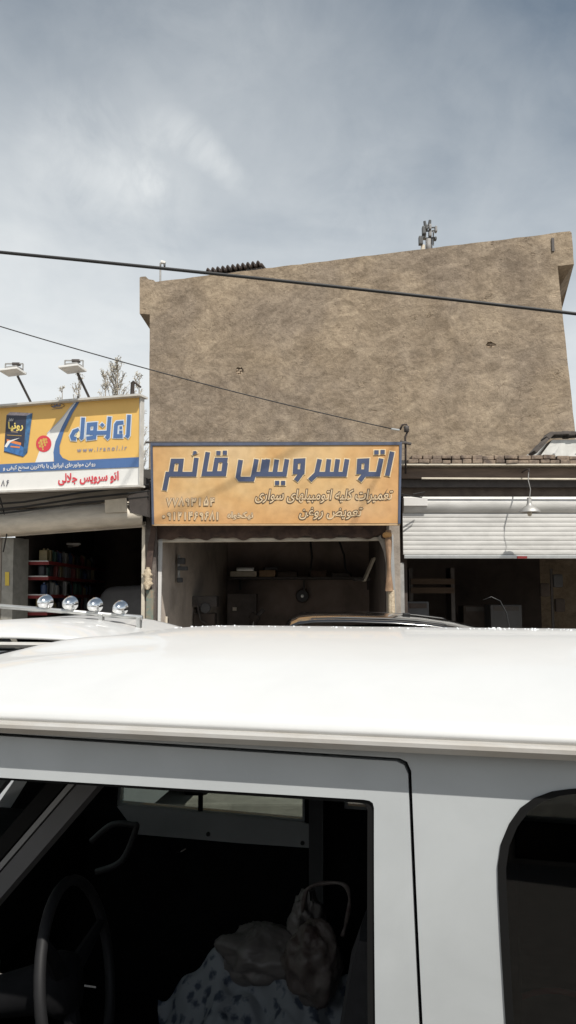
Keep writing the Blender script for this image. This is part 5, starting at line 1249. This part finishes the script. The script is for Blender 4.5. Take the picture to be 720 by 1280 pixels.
for Y in (kY0 + .02, kY1 - .05):
    sw_ = [Vector((xa.x + .12, Y, xa.z - .2)), Vector((at(510, 768, 7.6).x, Y, at(520, 768, 7.6).z - .2)), Vector((xz.x + .55, Y, 1.12)), Vector((xa.x - .05, Y, 1.08))]
    MB().holed([Vector((p.x, Y, p.z)) for p in bodyp], [sw_], (0, .03, 0)).build('body_side', M['black_paint'], blk)
    MB().prism([p + Vector((0, .012, 0)) for p in sw_], (0, .004, 0)).build('side_window', M['tinted'], blk)
MB().prism([Vector((xz.x + .85, kY0 + .05, 1.06)), Vector((xz.x + 1.5, kY0 + .05, .98)), Vector((xz.x + 1.75, kY0 + .05, .8)), Vector((xz.x + 1.75, kY0 + .05, .5)), Vector((xz.x + .85, kY0 + .05, .5))], (0, kY1 - kY0 - .11, 0)).build('bonnet', M['black_paint'], blk)
MB().prism([Vector((xz.x + .0, kY0 + .06, xz.z - .05)), Vector((xz.x + .84, kY0 + .06, 1.07)), Vector((xz.x + .84, kY1 - .06, 1.07)), Vector((xz.x + .0, kY1 - .06, xz.z - .05))], (.004, 0, .004)).build('windscreen', M['tinted'], blk)
MB().prism([Vector((xa.x - .01, kY0 + .05, xa.z - .08)), Vector((xa.x - .22, kY0 + .05, 1.0)), Vector((xa.x - .28, kY0 + .05, .5)), Vector((xa.x - .24, kY0 + .05, .5)), Vector((xa.x - .18, kY0 + .05, 1.0)), Vector((xa.x + .03, kY0 + .05, xa.z - .08))], (0, kY1 - kY0 - .1, 0)).build('tailgate', M['black_paint'], blk)
for Y, dy in ((7.0, 4.5), (8.2, -2.2)):
    path = [at(x, y + dy, Y) for x, y in ((384, 774), (390, 769.8), (430, 768.2), (480, 769.2), (520, 771.6), (552, 775.6), (562, 780))]
    MB().tube(path, .014, 8).build('roof_rail', M['black_trim'], blk, smooth=True)
MB().box(at(508, 768, 7.3), (.07, .04, .03), bev=.01).build('roof_bracket', M['black_trim'], blk)
for s_ in (xa.x + .35, xz.x + 1.15):
    for Y in (kY0 + .1, kY1 - .1):
        wh = MB().lathe([(.19, -.09), (.29, -.09), (.32, -.06), (.32, .06), (.29, .09), (.19, .09)], (s_, Y, .32), (0, 1, 0), 28).build('wheel', M['rubber'], blk, smooth=True, autosmooth=40)
        MB().lathe([(0, -.07), (.10, -.08), (.19, -.06), (.19, .06), (0, .06)], (s_, Y, .32), (0, 1, 0), 20).build('rim', M['alu'], wh, smooth=True, autosmooth=40)
MB().box(((xa.x + xz.x) / 2 + .7, 7.6, .42), (3.6, 1.25, .06)).build('floor_pan', M['interior'], blk)
ab = at(637, 800, 7.3)
MB().tube([Vector((ab.x, 7.3, 1.03)), at(637, 786, 7.3), at(633, 766, 7.3), at(625, 751, 7.3), at(614, 746, 7.3), at(604, 750, 7.3)], [.008, .007, .006, .005, .004, .003], 6).build('aerial', M['black_trim'], blk, smooth=True)
MB().lathe([(.022, 0), (.018, .04), (0, .05)], (ab.x, 7.3, 1.02), (0, 0, 1), 12).build('aerial_base', M['black_trim'], blk)

# ================================================================== unseen building added behind the camera, cuts sky light on the car
ob = thing('sky_block_building', 'plain one storey building added behind the camera to cut sky light', 'building', (0, -11, 0))
BW, BH, BY = 26.0, 4.0, -12.0
holes_ = []
for fl in (0,):
    for k in range(8):
        x = -BW / 2 + 1.2 + k * 3.1; z = .2 if fl == 0 else 4.3; h = 2.6 if fl == 0 else 1.5
        holes_.append([Vector((x, BY, z)), Vector((x, BY, z + h)), Vector((x + 1.8, BY, z + h)), Vector((x + 1.8, BY, z))])
MB().holed([Vector((-BW / 2, BY, 0)), Vector((-BW / 2, BY, BH)), Vector((BW / 2, BY, BH)), Vector((BW / 2, BY, 0))], holes_, (0, -.3, 0)).build('wall', M['shopwall'], ob)
for h in holes_:
    MB().prism([p + Vector((0, -.18, 0)) for p in h], (0, -.03, 0)).build('sky_block_window', M['tinted'], ob)
MB().box((0, BY - 4.6, BH / 2), (BW - .02, 8.4, BH - .02)).build('body', M['shopwall'], ob)
MB().box((0, BY - .1, BH + .1), (BW + .3, .6, .22), bev=.03).build('sky_block_cornice', M['concrete'], ob)
